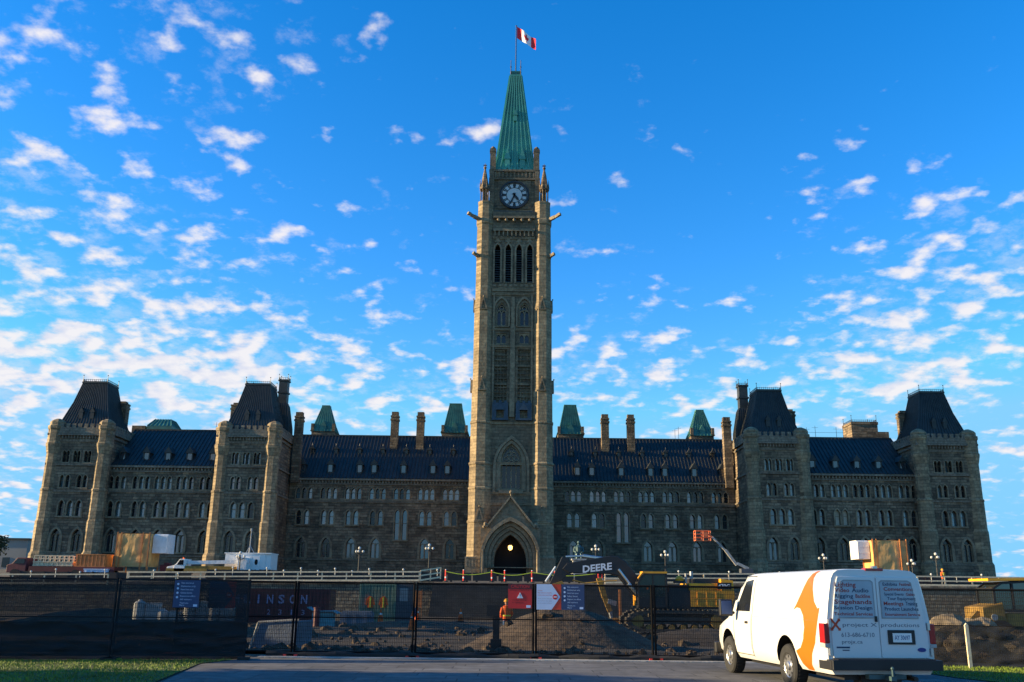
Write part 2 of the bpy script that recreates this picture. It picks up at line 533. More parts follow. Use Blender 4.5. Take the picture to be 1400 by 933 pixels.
def arch(cx, z0, z1, w, n=5, k=1.0):
    """outline of a pointed opening, counter-clockwise"""
    rad = w*k
    rise = math.sqrt(max(rad*rad-(rad-w/2)**2, 0.0001))
    zs = z1-rise
    p = [(cx-w/2, z0), (cx+w/2, z0)]
    a1 = math.acos((rad-w/2)/rad)
    for i in range(n+1):
        t = a1*i/n
        p.append((cx+w/2-rad+rad*math.cos(t), zs+rad*math.sin(t)))
    for i in range(n-1, -1, -1):
        t = a1*i/n
        p.append((cx-w/2+rad-rad*math.cos(t), zs+rad*math.sin(t)))
    return p
def rect(x0, x1, z0, z1): return [(x0, z0), (x1, z0), (x1, z1), (x0, z1)]

# ------------------------------------------------------------------ ground
def gz(Y):
    pts = [(-80, 0), (26, 0), (32, -0.35), (50, -0.5), (70, -0.8), (94, -0.8), (95.2, -0.8), (95.3, 2.45), (136, 4.0), (260, 4.0), (500, 0), (6000, -60)]
    for (a, b), (c, d) in zip(pts, pts[1:]):
        if Y <= c: return b+(d-b)*(Y-a)/(c-a)
    return pts[-1][1]
mb = MB()
ys = [-80, -40, -10, 5, 15, 20, 24, 26, 32, 40, 50, 60, 70, 80, 94, 95.2, 95.3, 105, 120, 136, 180, 260, 500, 1500, 6000]
xs = [-6000, -1500, -400, -150, -80, -50, -30, -15, 0, 15, 30, 50, 80, 150, 400, 1500, 6000]
vs = [(x, y, gz(y)) for y in ys for x in xs]
n = len(xs)
mb.add(vs, [(j*n+i, j*n+i+1, (j+1)*n+i+1, (j+1)*n+i) for j in range(len(ys)-1) for i in range(n-1)])
struct(mb.build('ground', TERR))
# site dirt: uneven sheet between the fence and the wall
mb = MB()
nx, ny = 130, 90
vs = []
for j in range(ny+1):
    Y = 25.0+(94.2-25.0)*(j/ny)**1.5
    for i in range(nx+1):
        X = -70+140*i/nx
        h = 0.16*mnoise.noise((X*0.25, Y*0.25, 0))+0.10*mnoise.noise((X*0.9, Y*0.9, 3))
        h *= min(1, (Y-25)/5)
        vs.append((X, Y, gz(Y)+0.06+h))
mb.add(vs, [(j*(nx+1)+i, j*(nx+1)+i+1, (j+1)*(nx+1)+i+1, (j+1)*(nx+1)+i) for j in range(ny) for i in range(nx)])
struct(mb.build('site_ground', DIRT, smooth=True))

# paved path: stone slabs with dark joints
PAVE = stone('paving_slabs', (0.13, 0.13, 0.135), (0.085, 0.085, 0.092), (0.03, 0.03, 0.03), bw=1.2, rh=0.6, stain=0.4, bump=0.15, gap=0.018)
t = PAVE.node_tree
cbn = [q for q in t.nodes if q.type == 'COMBXYZ'][0]
sxn = [q for q in t.nodes if q.type == 'SEPXYZ'][0]
t.links.new(sxn.outputs[0], cbn.inputs[0])
t.links.new(sxn.outputs[1], cbn.inputs[1])
mb = MB()
pl = [(-4.2, 8), (-6.0, 16.5), (-6.75, 21.4), (-6.3, 23.3), (-6.2, 24.6), (8.3, 24.6), (8.9, 22.4), (9.2, 20), (13, 10), (10, -10), (-4, -10)]
mb.extr([pl], lambda u, v, w: (u, v, 0.012+w), 0, None)
struct(mb.build('path', PAVE))
# pale kerb strip along the fence
mb = MB()
mb.box(-6.1, 8.6, 23.62, 23.95, 0.0, 0.035)
struct(mb.build('kerb_strip', CONC))

def blades(name, poly, count, seed):
    rnd = random.Random(seed)
    x0 = min(p[0] for p in poly); x1 = max(p[0] for p in poly)
    y0 = min(p[1] for p in poly); y1 = max(p[1] for p in poly)
    def ins(x, y):
        c = False; j = len(poly)-1
        for i in range(len(poly)):
            (xi, yi), (xj, yj) = poly[i], poly[j]
            if (yi > y) != (yj > y) and x < (xj-xi)*(y-yi)/(yj-yi)+xi: c = not c
            j = i
        return c
    mb = MB()
    mb.extr([poly], lambda u, v, w: (u, v, 0.02), 0, None)
    mb.cur = 1
    k = 0
    while k < count:
        x, y = rnd.uniform(x0, x1), rnd.uniform(y0, y1)
        if not ins(x, y): continue
        k += 1
        h = rnd.uniform(0.015, 0.055)*(1+0.5*mnoise.noise((x, y, 0)))
        a = rnd.uniform(0, PI); dx, dy = math.cos(a)*0.008, math.sin(a)*0.008
        lx, ly = rnd.uniform(-.035, .035), rnd.uniform(-.035, .035)
        mb.add([(x-dx, y-dy, 0.02), (x+dx, y+dy, 0.02), (x+lx, y+ly, 0.02+h)], [(0, 1, 2)])
    o = MB.build(mb, name, [GRASSG, BLADE])
    return o
g = blades('grass', [(-18, 12), (-5.0, 12), (-6.1, 16.5), (-6.8, 21.4), (-6.4, 22.75), (-18, 20.4)], 42000, 1)
tag(g, 'dark lawn of short grass left of the paved path', 'grass', kind='stuff')
g = blades('grass', [(9.25, 20), (11, 16), (20, 16), (20, 21.6), (12, 23), (8.7, 23.6), (8.95, 22.4)], 28000, 2)
tag(g, 'bright strip of lawn at the right behind the white van', 'grass', kind='stuff')

# ------------------------------------------------------------------ the long stone building
BO = Vector((0.3, 138.0, 4.0))
bld = thing('government_building', 'long dark sandstone gothic building with steep dark roofs behind the clock tower', 'building', BO)
rw = random.Random(5)
panes_all = []
def window(kind, lights, yf, bar=True, mull=False, hood=0.22, sill=True, gm=None, rev=0.42, parent=None, proud=0.16, hoodmat=None):
    """lights: list of (cx, z0, z1, w). Returns the hole outlines; builds the surround and its panes."""
    par = parent or bld
    fr = MB()
    holes = []
    for cx, z0, z1, w in lights:
        holes.append(arch(cx, z0, z1, w))
        fr.extr([arch(cx, z0-0.02, z1+hood, w+2*hood), arch(cx, z0-0.03, z1-0.01, w-0.02)], XZ(yf), -proud, 0.1)
        if bar:
            zb = z0+(z1-z0)*0.55
            fr.box(cx-w/2, cx+w/2, yf+rev-0.1, yf+rev-0.02, zb-0.035, zb+0.035)
        if mull:
            fr.box(cx-0.07, cx+0.07, yf+rev-0.22, yf+rev-0.02, z0, z1-0.55*w)
            for sgn in (-1, 1):
                sub = arch(cx+sgn*w*0.25, z0, z1-0.5*w, w*0.46)
                sub2 = arch(cx+sgn*w*0.25, z0, z1-0.5*w-0.1, w*0.46-0.16)
                fr.extr([sub, sub2], XZ(yf), rev-0.2, rev-0.03)
            fr.lathe([(0.1, 0), (0.16, 0)], 8) if False else None
    if sill:
        a = min(l[0]-l[3]/2 for l in lights)-hood-0.05; b = max(l[0]+l[3]/2 for l in lights)+hood+0.05
        z = min(l[1] for l in lights)
        fr.box(a, b, yf-proud-0.06, yf+0.12, z-0.24, z-0.03)
    wobj = fr.build(kind, hoodmat or DR, par)
    pm = MB()
    mats = [GLASS, GLASSB, GLASSD, BLIND]
    for cx, z0, z1, w in lights:
        if gm is None:
            q = rw.random()
            pm.cur = 1 if q < 0.45 else (0 if q < 0.8 else 2)
        else: pm.cur = gm
        pm.extr([arch(cx, z0, z1, w)], XZ(yf), rev, rev+0.04)
    pm.build('pane', mats, wobj)
    return holes

def string(par, x0, x1, yf, z, h=0.28, pr=0.14):
    mb = MB()
    mb.box(x0, x1, yf-pr, yf+0.05, z-h/2, z+h/2)
    mb.box(x0, x1, yf-pr-0.07, yf+0.05, z+h/2, z+h/2+0.09)
    return mb.build('string_course', DRC if par is bld else DR, par)

def slope_ribs(mb, a0, a1, b0, b1, step, h=0.10, w=0.09):
    """standing seams on the quad a0-a1 (eave) to b0-b1 (top)"""
    a0, a1, b0, b1 = map(Vector, (a0, a1, b0, b1))
    n = max(2, int((a1-a0).length/step))
    nrm = (a1-a0).cross(b0-a0).normalized()
    for i in range(n+1):
        t = i/n
        p, q = a0.lerp(a1, t), b0.lerp(b1, t)
        u = (a1-a0).normalized()*w/2
        vs = [p-u, p+u, q+u, q-u]
        vs += [v+nrm*h for v in vs]
        mb.add(vs, [(4, 5, 6, 7), (0, 4, 7, 3), (1, 2, 6, 5), (0, 1, 5, 4), (3, 7, 6, 2)])
def hip(mb, stages, step=0.6, ribs=True, h=0.1, faces=(0, 1, 3), rw_=0.09):
    """stages: list of (x0, x1, y0, y1, z) from eave to top"""
    rings = [[(x0, y0, z), (x1, y0, z), (x1, y1, z), (x0, y1, z)] for x0, x1, y0, y1, z in stages]
    vs = [p for r in rings for p in r]
    fs = []
    for k in range(len(rings)-1):
        for i in range(4):
            fs.append((k*4+i, k*4+(i+1) % 4, k*4+4+(i+1) % 4, k*4+4+i))
    fs.append((0, 3, 2, 1)); e = 4*(len(rings)-1)
    fs.append((e, e+1, e+2, e+3))
    mb.add(vs, fs)
    if ribs:
        n0 = (Vector(rings[0][1])-Vector(rings[0][0])).length
        for i in faces:
            nr = max(2, int((Vector(rings[0][(i+1) % 4])-Vector(rings[0][i])).length/step))
            for k in range(len(rings)-1):
                a0, a1 = rings[k][i], rings[k][(i+1) % 4]
                st = (Vector(a1)-Vector(a0)).length/(nr+0.01)
                slope_ribs(mb, a0, a1, rings[k+1][i], rings[k+1][(i+1) % 4], st, h, rw_)
def cresting(mb, x0, x1, y0, y1, z, post=1.0):
    for (ax, ay), (bx, by) in (((x0, y0), (x1, y0)), ((x1, y0), (x1, y1)), ((x1, y1), (x0, y1)), ((x0, y1), (x0, y0))):
        mb.cyl((ax, ay, z+0.32), (bx, by, z+0.32), 0.035, n=4)
        mb.cyl((ax, ay, z+0.05), (bx, by, z+0.05), 0.05, n=4)
        L = math.hypot(bx-ax, by-ay); n = max(2, int(L/0.3))
        for i in range(n):
            t = (i+.5)/n
            mb.cyl((ax+(bx-ax)*t, ay+(by-ay)*t, z), (ax+(bx-ax)*t, ay+(by-ay)*t, z+0.42), 0.03, n=4)
        mb.cyl((ax, ay, z-0.1), (ax, ay, z+post), 0.06, 0.03, n=5)
        mb.sph((ax, ay, z+post), 0.09, 6)

def oct_turret(parent, x, y, segs, m):
    mb = MB()
    c8 = 1/math.cos(PI/8)
    mb.lathe([(r*c8, z) for r, z in segs], 8, (x, y), PI/8)
    return mb.build('corner_turret', m, parent)

def pavilion(cx, inner):
    hw = 4.55
    holes = []
    yf = 0.0
    for dx in (-1.62, 0, 1.62):
        holes += window('attic_window', [(cx+dx-0.29, 15.75, 17.5, 0.46), (cx+dx+0.29, 15.75, 17.5, 0.46)], yf, hood=0.12, proud=0.1)
    for dx in (-1.3, 1.3):
        holes += window('paired_window', [(cx+dx-0.43, 12.0, 13.85, 0.62), (cx+dx+0.43, 12.0, 13.85, 0.62)], yf, hood=0.14)
    holes += window('triple_arched_window', [(cx+dx, 7.8, 10.1, 0.82) for dx in (-1.3, 0, 1.3)], yf, hood=0.2)
    for dx in (-1.55, 1.55):
        holes += window('ground_window', [(cx+dx, 2.7, 5.95, 1.35)], yf, mull=True, bar=False, hood=0.38, gm=2 if rw.random() < .6 else 0)
    w = MB()
    w.extr([rect(cx-hw, cx+hw, -2, 20.6)]+holes, XZ(yf), 0, 0.7)
    w.box(cx-hw, cx-hw+0.7, 0.7, 10, -2, 20.6)
    w.box(cx+hw-0.7, cx+hw, 0.7, 10, -2, 20.6)
    w.box(cx-hw, cx+hw, 9.4, 10, -2, 20.6)
    w.box(cx-hw-0.25, cx+hw+0.25, -0.3, 0.02, -2, 2.2)
    w.box(cx-hw-0.25, cx+hw+0.25, 0.02, 9, -2, 2.2)
    w.build('pavilion_wall', ST, bld)
    s = MB()
    for z in (2.3, 11.45, 15.35): string(bld, cx-hw, cx+hw, yf, z)
    string(bld, cx-hw, cx+hw, yf, 18.9, 0.2, 0.1)
    side = cx+hw if cx < 0 else cx-hw
    sg = 1 if cx < 0 else -1
    for z in (2.3, 11.45, 15.35, 19.6):
        a, b = sorted((side-0.03*sg, side+0.16*sg))
        q = MB(); q.box(a, b, 0.05, 9.2, z-0.14, z+0.14); q.build('string_course', DRC, bld)
    for k in range(int(2*hw/0.45)):
        x = cx-hw+0.2+k*0.45
        s.box(x, x+0.2, -0.2, 0.02, 19.3, 19.75)
    s.box(cx-hw-0.15, cx+hw+0.15, -0.42, 0.3, 19.75, 20.05)
    s.box(cx-hw-0.15, cx+hw+0.15, 0.3, 9.9, 20.05, 20.3)
    s.box(cx-hw-0.05, cx+hw+0.05, -0.3, 0.1, 20.05, 20.95)
    for k in range(9):
        x = cx-3.6+k*0.9
        s.box(x-0.28, x+0.28, -0.3, 0.1, 20.95, 21.55)
    a, b = sorted((side-0.1*sg, side+0.3*sg))
    s.box(a, b, 0.1, 9.3, 20.05, 20.95)
    for k in range(9):
        s.box(a, b, 0.7+k*0.95-0.28, 0.7+k*0.95+0.28, 20.95, 21.5)
    s.build('cornice', DRC, bld)
    for sx_ in (-1, 1):
        oct_turret(bld, cx+sx_*3.75, 0.55, [(1.45, -2), (1.4, 2.3), (1.2, 2.7), (1.18, 7), (1.08, 7.3), (1.05, 11.4), (1.12, 11.45), (1.12, 11.75), (0.98, 11.85), (0.96, 17.0), (1.05, 17.4), (1.22, 18.3), (1.22, 18.6), (1.12, 18.7), (1.12, 20.6), (1.24, 20.8), (1.24, 21.25), (1.05, 21.35), (1.05, 21.8), (0.8, 22.1), (0.3, 22.35)], STF)
    r = MB()
    hip(r, [(cx-4.35, cx+4.35, 0.5, 9.1, 20.7), (cx-3.6, cx+3.6, 1.15, 8.45, 22.1), (cx-2.6, cx+2.6, 2.1, 7.5, 25.2), (cx-1.85, cx+1.85, 2.8, 6.8, 28.5)], 0.5, h=0.09)
    r.box(cx-2.0, cx+2.0, 2.65, 6.95, 28.45, 28.7)
    for dx in (-0.85, 0.85):      # little roof lights on the front slope
        r.box(cx+dx-0.3, cx+dx+0.3, 1.2, 2.2, 22.6, 23.6)
        r.extr([[(cx+dx-0.42, 23.6), (cx+dx+0.42, 23.6), (cx+dx, 24.35)]], XZ(0), 1.15, 2.6)
    ro = r.build('mansard_roof', ROOF, bld)
    c = MB()
    cresting(c, cx-1.9, cx+1.9, 2.75, 6.85, 28.7)
    c.build('cresting', IRON, ro)
    ch = MB()
    chx = cx+(2.6 if cx < 0 else -2.6)*(1 if not inner else -1)*(1 if not inner else 1.75)
    ch.box(chx-0.75, chx+0.75, 7.4, 8.8, 19, 26.0)
    ch.box(chx-0.85, chx+0.85, 7.3, 8.9, 25.4, 25.7)
    ch.box(chx-0.82, chx+0.82, 7.3, 8.9, 26.0, 26.25)
    ch.box(chx-0.5, chx+0.5, 7.6, 8.6, 26.25, 26.6)
    ch.build('chimney', ST, bld)

for s_ in (-1, 1):
    pavilion(s_*65.4, False)
    pavilion(s_*39.95, True)

def dormer(x, y, z0, w, h, small=False):
    d = MB()
    d.box(x-w/2-0.1, x-w/2+0.06, y-0.1, y+1.6, z0-0.1, z0+h)
    d.box(x+w/2-0.06, x+w/2+0.1, y-0.1, y+1.6, z0-0.1, z0+h)
    d.box(x-w/2, x+w/2, y-0.1, y+1.6, z0-0.25, z0-0.02)
    gh = 0.75 if not small else 0.45
    d.extr([[(x-w/2-0.25, z0+h), (x+w/2+0.25, z0+h), (x, z0+h+gh*1.3)]], XZ(0), y-0.28, y+2.6)
    d.cyl((x, y-0.2, z0+h+gh*1.1), (x, y-0.2, z0+h+gh*1.3+0.35), 0.05, 0.02, 5)
    do = d.build('dormer', ROOF, bld)
    p = MB()
    p.box(x-w/2, x+w/2, y, y+0.06, z0, z0+h)
    p.build('pane', GLASSD if small else GLASS, do)

def range_wall(x0, x1, yf, eave, tri, pairs, ground, tall=None, tz=(12.1, 14.0), pz=(7.95, 10.25), gz_=(2.8, 6.1), gw=1.4):
    holes = []
    for x in tri:
        holes += window('triple_window', [(x+d, tz[0], tz[1], 0.66) for d in (-0.94, 0, 0.94)], yf, hood=0.13)
    for x in pairs:
        if tall is not None and abs(x-tall) < 0.1:
            holes += window('tall_window', [(x+d, 5.4, 10.0, 0.72) for d in (-0.6, 0.6)], yf, hood=0.2, gm=0)
        else:
            g = 3 if abs(x-52.8) < 3.4 and x > 46 and x < 50 else None
            holes += window('paired_window', [(x+d, pz[0], pz[1], 0.74) for d in (-0.6, 0.6)], yf, hood=0.22, gm=g)
    for x in ground:
        holes += window('ground_window', [(x, gz_[0], gz_[1], gw)], yf, mull=True, bar=False, hood=0.36, gm=2 if rw.random() < .5 else 0)
    w = MB()
    w.extr([rect(x0, x1, -2, eave-0.05)]+holes, XZ(yf), 0, 0.7)
    w.box(x0, x1, yf-0.22, yf-0.002, -2, 1.6)
    w.build('range_wall', ST, bld)
    s = MB()
    string(bld, x0, x1, yf, tz[0]-0.42)
    string(bld, x0, x1, yf, 2.25, 0.2)
    s.box(x0, x1, yf-0.18, yf+0.05, eave-1.05, eave-0.8)
    n = int((x1-x0)/0.5)
    for k in range(n):
        xx = x0+(k+.25)*(x1-x0)/n
        s.box(xx, xx+0.24, yf-0.3, yf+0.05, eave-0.8, eave-0.4)
    s.box(x0, x1, yf-0.5, yf+0.05, eave-0.4, eave-0.1)
    s.build('cornice', DRC, bld)

LX = (45.9, 49.45, 52.75, 56.05, 59.7)
CX = (9.7, 13.6, 17.45, 21.3, 25.15, 29.0, 32.9)
for s_ in (-1, 1):
    a, b = sorted((s_*44.2, s_*61.1))
    range_wall(a, b, 2.0, 15.66, [s_*x for x in LX], [s_*x for x in LX], [s_*x for x in LX])
    r = MB()
    e0, e1 = (a, 1.5, 15.6), (b, 1.5, 15.6)
    t0, t1 = (a, 9.5, 22.3), (b, 9.5, 22.3)
    r.add([e0, e1, t1, t0, (a, 17.5, 15.6), (b, 17.5, 15.6)], [(0, 1, 2, 3), (3, 2, 5, 4), (0, 3, 4), (1, 5, 2), (0, 4, 5, 1)])
    slope_ribs(r, e0, e1, t0, t1, 0.6)
    r.box(a, b, 9.35, 9.65, 22.2, 22.45)
    r.build('pitched_roof', ROOF, bld)
    for x in LX: dormer(s_*x, 2.75, 16.6, 0.8, 1.05)
    a, b = sorted((s_*35.3, s_*5.2))
    range_wall(a, b, 9.0, 14.9, [s_*x for x in CX], [s_*x for x in CX], [s_*x for x in CX if x != 17.45], tall=s_*17.45, tz=(11.65, 13.35), pz=(7.65, 9.85), gz_=(2.6, 5.6))
    r = MB()
    e0, e1 = (a, 8.5, 14.85), (b, 8.5, 14.85)
    t0, t1 = (a, 16, 22.8), (b, 16, 22.8)
    r.add([e0, e1, t1, t0, (a, 23.5, 14.85), (b, 23.5, 14.85)], [(0, 1, 2, 3), (3, 2, 5, 4), (0, 3, 4), (1, 5, 2), (0, 4, 5, 1)])
    slope_ribs(r, e0, e1, t0, t1, 0.55, h=0.14)
    r.box(a, b, 15.85, 16.15, 22.7, 22.95)
    r.build('pitched_roof', ROOF, bld)
    for x in (10.4, 12.7, 17.4, 22.1, 24.4, 29.1, 33.6): dormer(s_*x, 9.35, 15.9, 0.75, 1.15)
    for x in CX: dormer(s_*x, 12.75, 19.45, 0.4, 0.6, True)
    for x, y, z in ((15.4, 14.2, 26.6), (19.7, 14.2, 26.6), (34.4, 8.6, 25.3)):
        ch = MB()
        x *= s_
        ch.box(x-0.62, x+0.62, y-0.6, y+0.6, 14, z-0.9)
        ch.box(x-0.72, x+0.72, y-0.7, y+0.7, z-1.5, z-1.2)
        ch.box(x-0.7, x+0.7, y-0.68, y+0.68, z-0.9, z-0.65)
        ch.box(x-0.55, x+0.55, y-0.5, y+0.5, z-0.65, z)
        ch.build('chimney', ST, bld)
    # small copper-roofed ventilation towers behind the ridge
    for x, hwid, tw, zt in ((33.3, 2.0, 0.6, 29.3), (10.2, 2.25, 1.0, 29.9)):
        v = MB()
        x *= s_
        v.box(x-hwid, x+hwid, 22, 22+2*hwid, 10, 24.6)
        for sx_ in (-1, 1): v.box(x+sx_*hwid*0.92-0.25, x+sx_*hwid*0.92+0.25, 21.8, 22.3, 24.6, 25.9)
        vo = v.build('ventilation_tower', ST, bld)
        v = MB()
        hip(v, [(x-hwid-0.15, x+hwid+0.15, 21.85, 22.15+2*hwid, 24.55), (x-hwid*0.8, x+hwid*0.8, 22+hwid*0.2, 22+hwid*1.8, 25.9), (x-tw, x+tw, 22+hwid-tw, 22+hwid+tw, zt)], 0.55, h=0.08)
        v.extr([[(x-0.5, 24.7), (x+0.5, 24.7), (x+0.5, 25.6), (x, 26.5), (x-0.5, 25.6)]], XZ(0), 21.9, 23.3)
        v.box(x-tw-0.1, x+tw+0.1, 22+hwid-tw-0.1, 22+hwid+tw+0.1, zt-0.05, zt+0.15)
        v.build('copper_roof', COPPERD, vo)
    # slender stair turret behind the inner pavilion
    v = MB()
    x = s_*37.6
    hip(v, [(x-1.7, x+1.7, 8.2, 11.4, 19), (x-1.5, x+1.5, 8.4, 11.2, 23), (x-0.95, x+0.95, 8.95, 10.65, 26.5), (x-0.72, x+0.72, 9.1, 10.5, 27.0)], 0.5, h=0.06)
    v.box(x-0.7, x+0.7, 9.1, 10.5, 27, 30.6)
    v.box(x-0.85, x+0.85, 8.95, 10.65, 28.6, 28.85)
    v.box(x-0.85, x+0.85, 8.95, 10.65, 30.6, 30.8)
    vo = v.build('stair_turret', ROOF, bld)
    c = MB(); cresting(c, x-0.75, x+0.75, 9.05, 10.55, 30.8, 0.9)
    c.build('cresting', IRON, vo)
v = MB()
hip(v, [(-61.4, -57.3, 15, 20, 24.0), (-60.6, -58.0, 16.3, 18.7, 25.3)], 0.6, h=0.08)
v.box(-61.4, -57.3, 15, 20, 18, 24.0)
v.build('copper_roof', COPPERD, bld)
v = MB()
v.box(57.0, 61.4, 15, 19, 18, 25.9);  v.box(56.9, 61.5, 14.9, 19.1, 25.6, 26.05)
vo = v.build('roof_house', ST, bld)
v = MB(); v.box(-64.0, -61.8, 15.2, 18, 18, 24.0); v.build('roof_house', ST, bld)
v = MB(); v.box(61.4, 63.2, 15, 18, 18, 24.4); v.build('roof_house', ST, bld)
c = MB(); cresting(c, 57.1, 61.3, 15.1, 18.9, 26.05, 1.1); c.build('cresting', IRON, vo)
ant = MB()
for x, y, z0, z1 in ((47.6, 9.5, 22.4, 24.0), (49.0, 9.5, 22.4, 24.3), (52.4, 9.5, 22.4, 24.1), (53.5, 9.5, 22.4, 24.0), (27.6, 17, 22.4, 24.8), (28.2, 17, 22.4, 25.2), (66.0, 18, 22, 25.5), (-46.5, 9.5, 22.4, 23.6), (-48, 9.5, 22.4, 23.7)):
    ant.cyl((x, y, z0), (x, y, z1), 0.04, 0.03, 4)
    ant.cyl((x-0.5, y, z1-0.3), (x+0.5, y, z1-0.3), 0.02, n=4)
ant.cyl((47.6, 9.5, 23.2), (53.5, 9.5, 23.2), 0.025, n=4)
ant.build('antenna', IRON, bld)

# ------------------------------------------------------------------ clock tower
tw = thing('clock_tower', 'tall gothic stone clock tower with a green copper spire', 'tower', (0.1, 131.0, 4.0))
yw = 0.95                                  # the recessed bay between the corner turrets
def tri_gable(mb, x, y, z, w, h, d=0.25):
    mb.extr([[(x-w/2, z), (x+w/2, z), (x, z+h)], [(x-w/2+0.3, z+0.14), (x+w/2-0.3, z+0.14), (x, z+h-0.34)]], XZ(y), -d, 0.1)
    mb.extr([[(x-w/2+0.2, z+0.1), (x+w/2-0.2, z+0.1), (x, z+h-0.2)]], XZ(y), -d*0.4, 0.1)
    mb.sph((x, y-d, z+h+0.12), 0.13, 6)
c8 = 1/math.cos(PI/8)
for sx_ in (-1, 1):
    for yy in (1.7, 10.6):
        mb = MB()
        segs = [(1.95, -2), (1.9, 2.2), (1.72, 2.5), (1.68, 7.0), (1.78, 7.05), (1.78, 7.3), (1.64, 7.45), (1.64, 11.7), (1.72, 11.75), (1.72, 12.0), (1.62, 12.1), (1.60, 15.2), (1.72, 15.25), (1.72, 15.5), (1.56, 15.65), (1.55, 21.2), (1.64, 21.25), (1.64, 21.5), (1.52, 21.6), (1.5, 26.0), (1.40, 26.6), (1.40, 38.6), (1.48, 38.7), (1.30, 39.9), (1.28, 47.0), (1.36, 47.1), (1.28, 47.4), (1.25, 52.2), (1.38, 52.4), (1.38, 53.0), (1.2, 53.2), (1.15, 55.6), (1.2, 55.8), (1.2, 56.1), (0.3, 56.2)]
        for k, (r, z) in enumerate(segs): pass
        mb.lathe([(r*c8, z) for r, z in segs], 8, (sx_*4.4, yy), PI/8)
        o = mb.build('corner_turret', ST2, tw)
        if yy < 5:
            g = MB()
            for z, w, h, yo in ((26.0, 1.25, 1.9, 0.12), (38.4, 1.2, 1.9, 0.16), (7.3, 1.3, 1.9, 0.06)):
                g = MB(); tri_gable(g, sx_*4.4, 1.7-(1.5 if z < 30 else 1.33)-(0.12 if z < 10 else 0), z, w, h); g.build('gablet', DR, o)
            for z in (26.0, 38.4):        # gablets on the outer face too
                gg = MB()
                gg.T = Matrix.Translation((sx_*4.4, 1.7, 0)) @ Matrix.Rotation(R(90)*sx_, 4, 'Z')
                tri_gable(gg, 0, -(1.5 if z < 30 else 1.33), z, 1.2, 1.9)
                gg.build('gablet', DR, o)
        # open pinnacle on top
        p = MB()
        x, y = sx_*4.65, yy
        for i in range(8):
            t = PI/8+i*PI/4
            p.cyl((x+0.62*math.cos(t), y+0.62*math.sin(t), 56.0), (x+0.62*math.cos(t), y+0.62*math.sin(t), 58.4), 0.09, n=6)
        p.cyl((x, y, 56.0), (x, y, 58.6), 0.22, n=8)
        p.lathe([(0.8, 58.3), (0.85, 58.6), (0.7, 58.9), (0.55, 59.6), (0.34, 60.9), (0.12, 62.0), (0.1, 62.2)], 8, (x, y), PI/8)
        for i in range(8):
            t = PI/8+i*PI/4
            p.cyl((x+0.74*math.cos(t), y+0.74*math.sin(t), 58.5), (x+0.74*math.cos(t), y+0.74*math.sin(t), 60.0), 0.13, 0.02, 5)
        p.sph((x, y, 62.15), 0.26, 6); p.cyl((x, y, 62.2), (x, y, 62.9), 0.08, 0.04, 5); p.box(x-0.28, x+0.28, y-0.07, y+0.07, 62.5, 62.65)
        p.build('pinnacle', ST, o)
# recessed front wall with its openings
holes = []
holes += [arch(0, 11.7, 18.3, 2.9, 7, 1.0)]
holes += [arch(sx_*1.72, 36.0, 39.7, 1.55, 6) for sx_ in (-1, 1)]
holes += [rect(sx_*1.72-0.8, sx_*1.72+0.8, 33.2, 34.9) for sx_ in (-1, 1)]
holes += [rect(sx_*1.72-0.95, sx_*1.72+0.95, 24.2, 32.4) for sx_ in (-1, 1)]
LV = (-2.45, -0.82, 0.82, 2.45)
holes += [arch(x, 42.9, 49.0, 0.82, 5, 1.2) for x in LV]
holes += [arch(0, -3.0+2.3, 5.4, 4.5, 7, 1.0)]
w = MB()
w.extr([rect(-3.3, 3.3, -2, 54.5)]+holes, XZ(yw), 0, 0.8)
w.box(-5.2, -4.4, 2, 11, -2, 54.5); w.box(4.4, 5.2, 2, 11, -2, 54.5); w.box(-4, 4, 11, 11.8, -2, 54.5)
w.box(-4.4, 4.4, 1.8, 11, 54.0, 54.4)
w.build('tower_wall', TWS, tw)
# back panels inside the recesses
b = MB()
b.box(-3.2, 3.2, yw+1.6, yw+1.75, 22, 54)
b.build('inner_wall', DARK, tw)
tr = MB()
for z, h in ((9.7, .25), (11.2, .25), (15.4, .3), (21.3, .3), (41.6, .35), (40.9, .2), (32.8, .2), (35.4, .2), (50.0, .2)):
    string(tw, -3.2, 3.2, yw, z, h, 0.16)
for sx_ in (-1, 1):
    q = MB(); q.box(sx_*2.85-0.12, sx_*2.85+0.12, yw-0.2, yw+0.02, 22, 41); q.build('pilaster', DR, tw)
q = MB(); q.box(-0.36, 0.36, yw-0.3, yw+0.02, 22.2, 36.0); q.box(-0.25, 0.25, yw-0.2, yw+0.02, 36.0, 40.6); q.build('pilaster', DR, tw)
for k in range(10):        # blind arcade under the cornice, corbel table
    x = -2.9+k*0.644
    tr.box(x-0.1, x+0.1, yw-0.35, yw+0.02, 50.3, 51.1)
tr.box(-3.2, 3.2, yw-0.4, yw+0.02, 51.1, 51.5)
tr.build('corbel_table', DR, tw)
tr = MB()
for k in range(8):
    x = -2.8+k*0.8
    tr.box(x-0.22, x+0.22, yw-0.12, yw+0.02, 42.2, 42.6)
for x in LV:
    tr.extr([arch(x, 42.8, 49.35, 1.35, 5, 1.2), arch(x, 42.7, 49.0, 0.82, 5, 1.2)], XZ(yw), -0.16, 0.05)
    tr.extr([[(x-0.55, 49.3), (x+0.55, 49.3), (x, 50.1)]], XZ(yw), -0.12, 0.05)
tr.build('belfry_arcade', DR, tw)
tr = MB()
tr.box(-3.2, 3.2, yw-0.5, yw+0.02, 53.2, 53.5)
for x in (-2.4, -1.2, 0, 1.2, 2.4): tr.sph((x, yw-0.3, 52.9), 0.3, 7)
tr.build('carved_cornice', DR, tw)
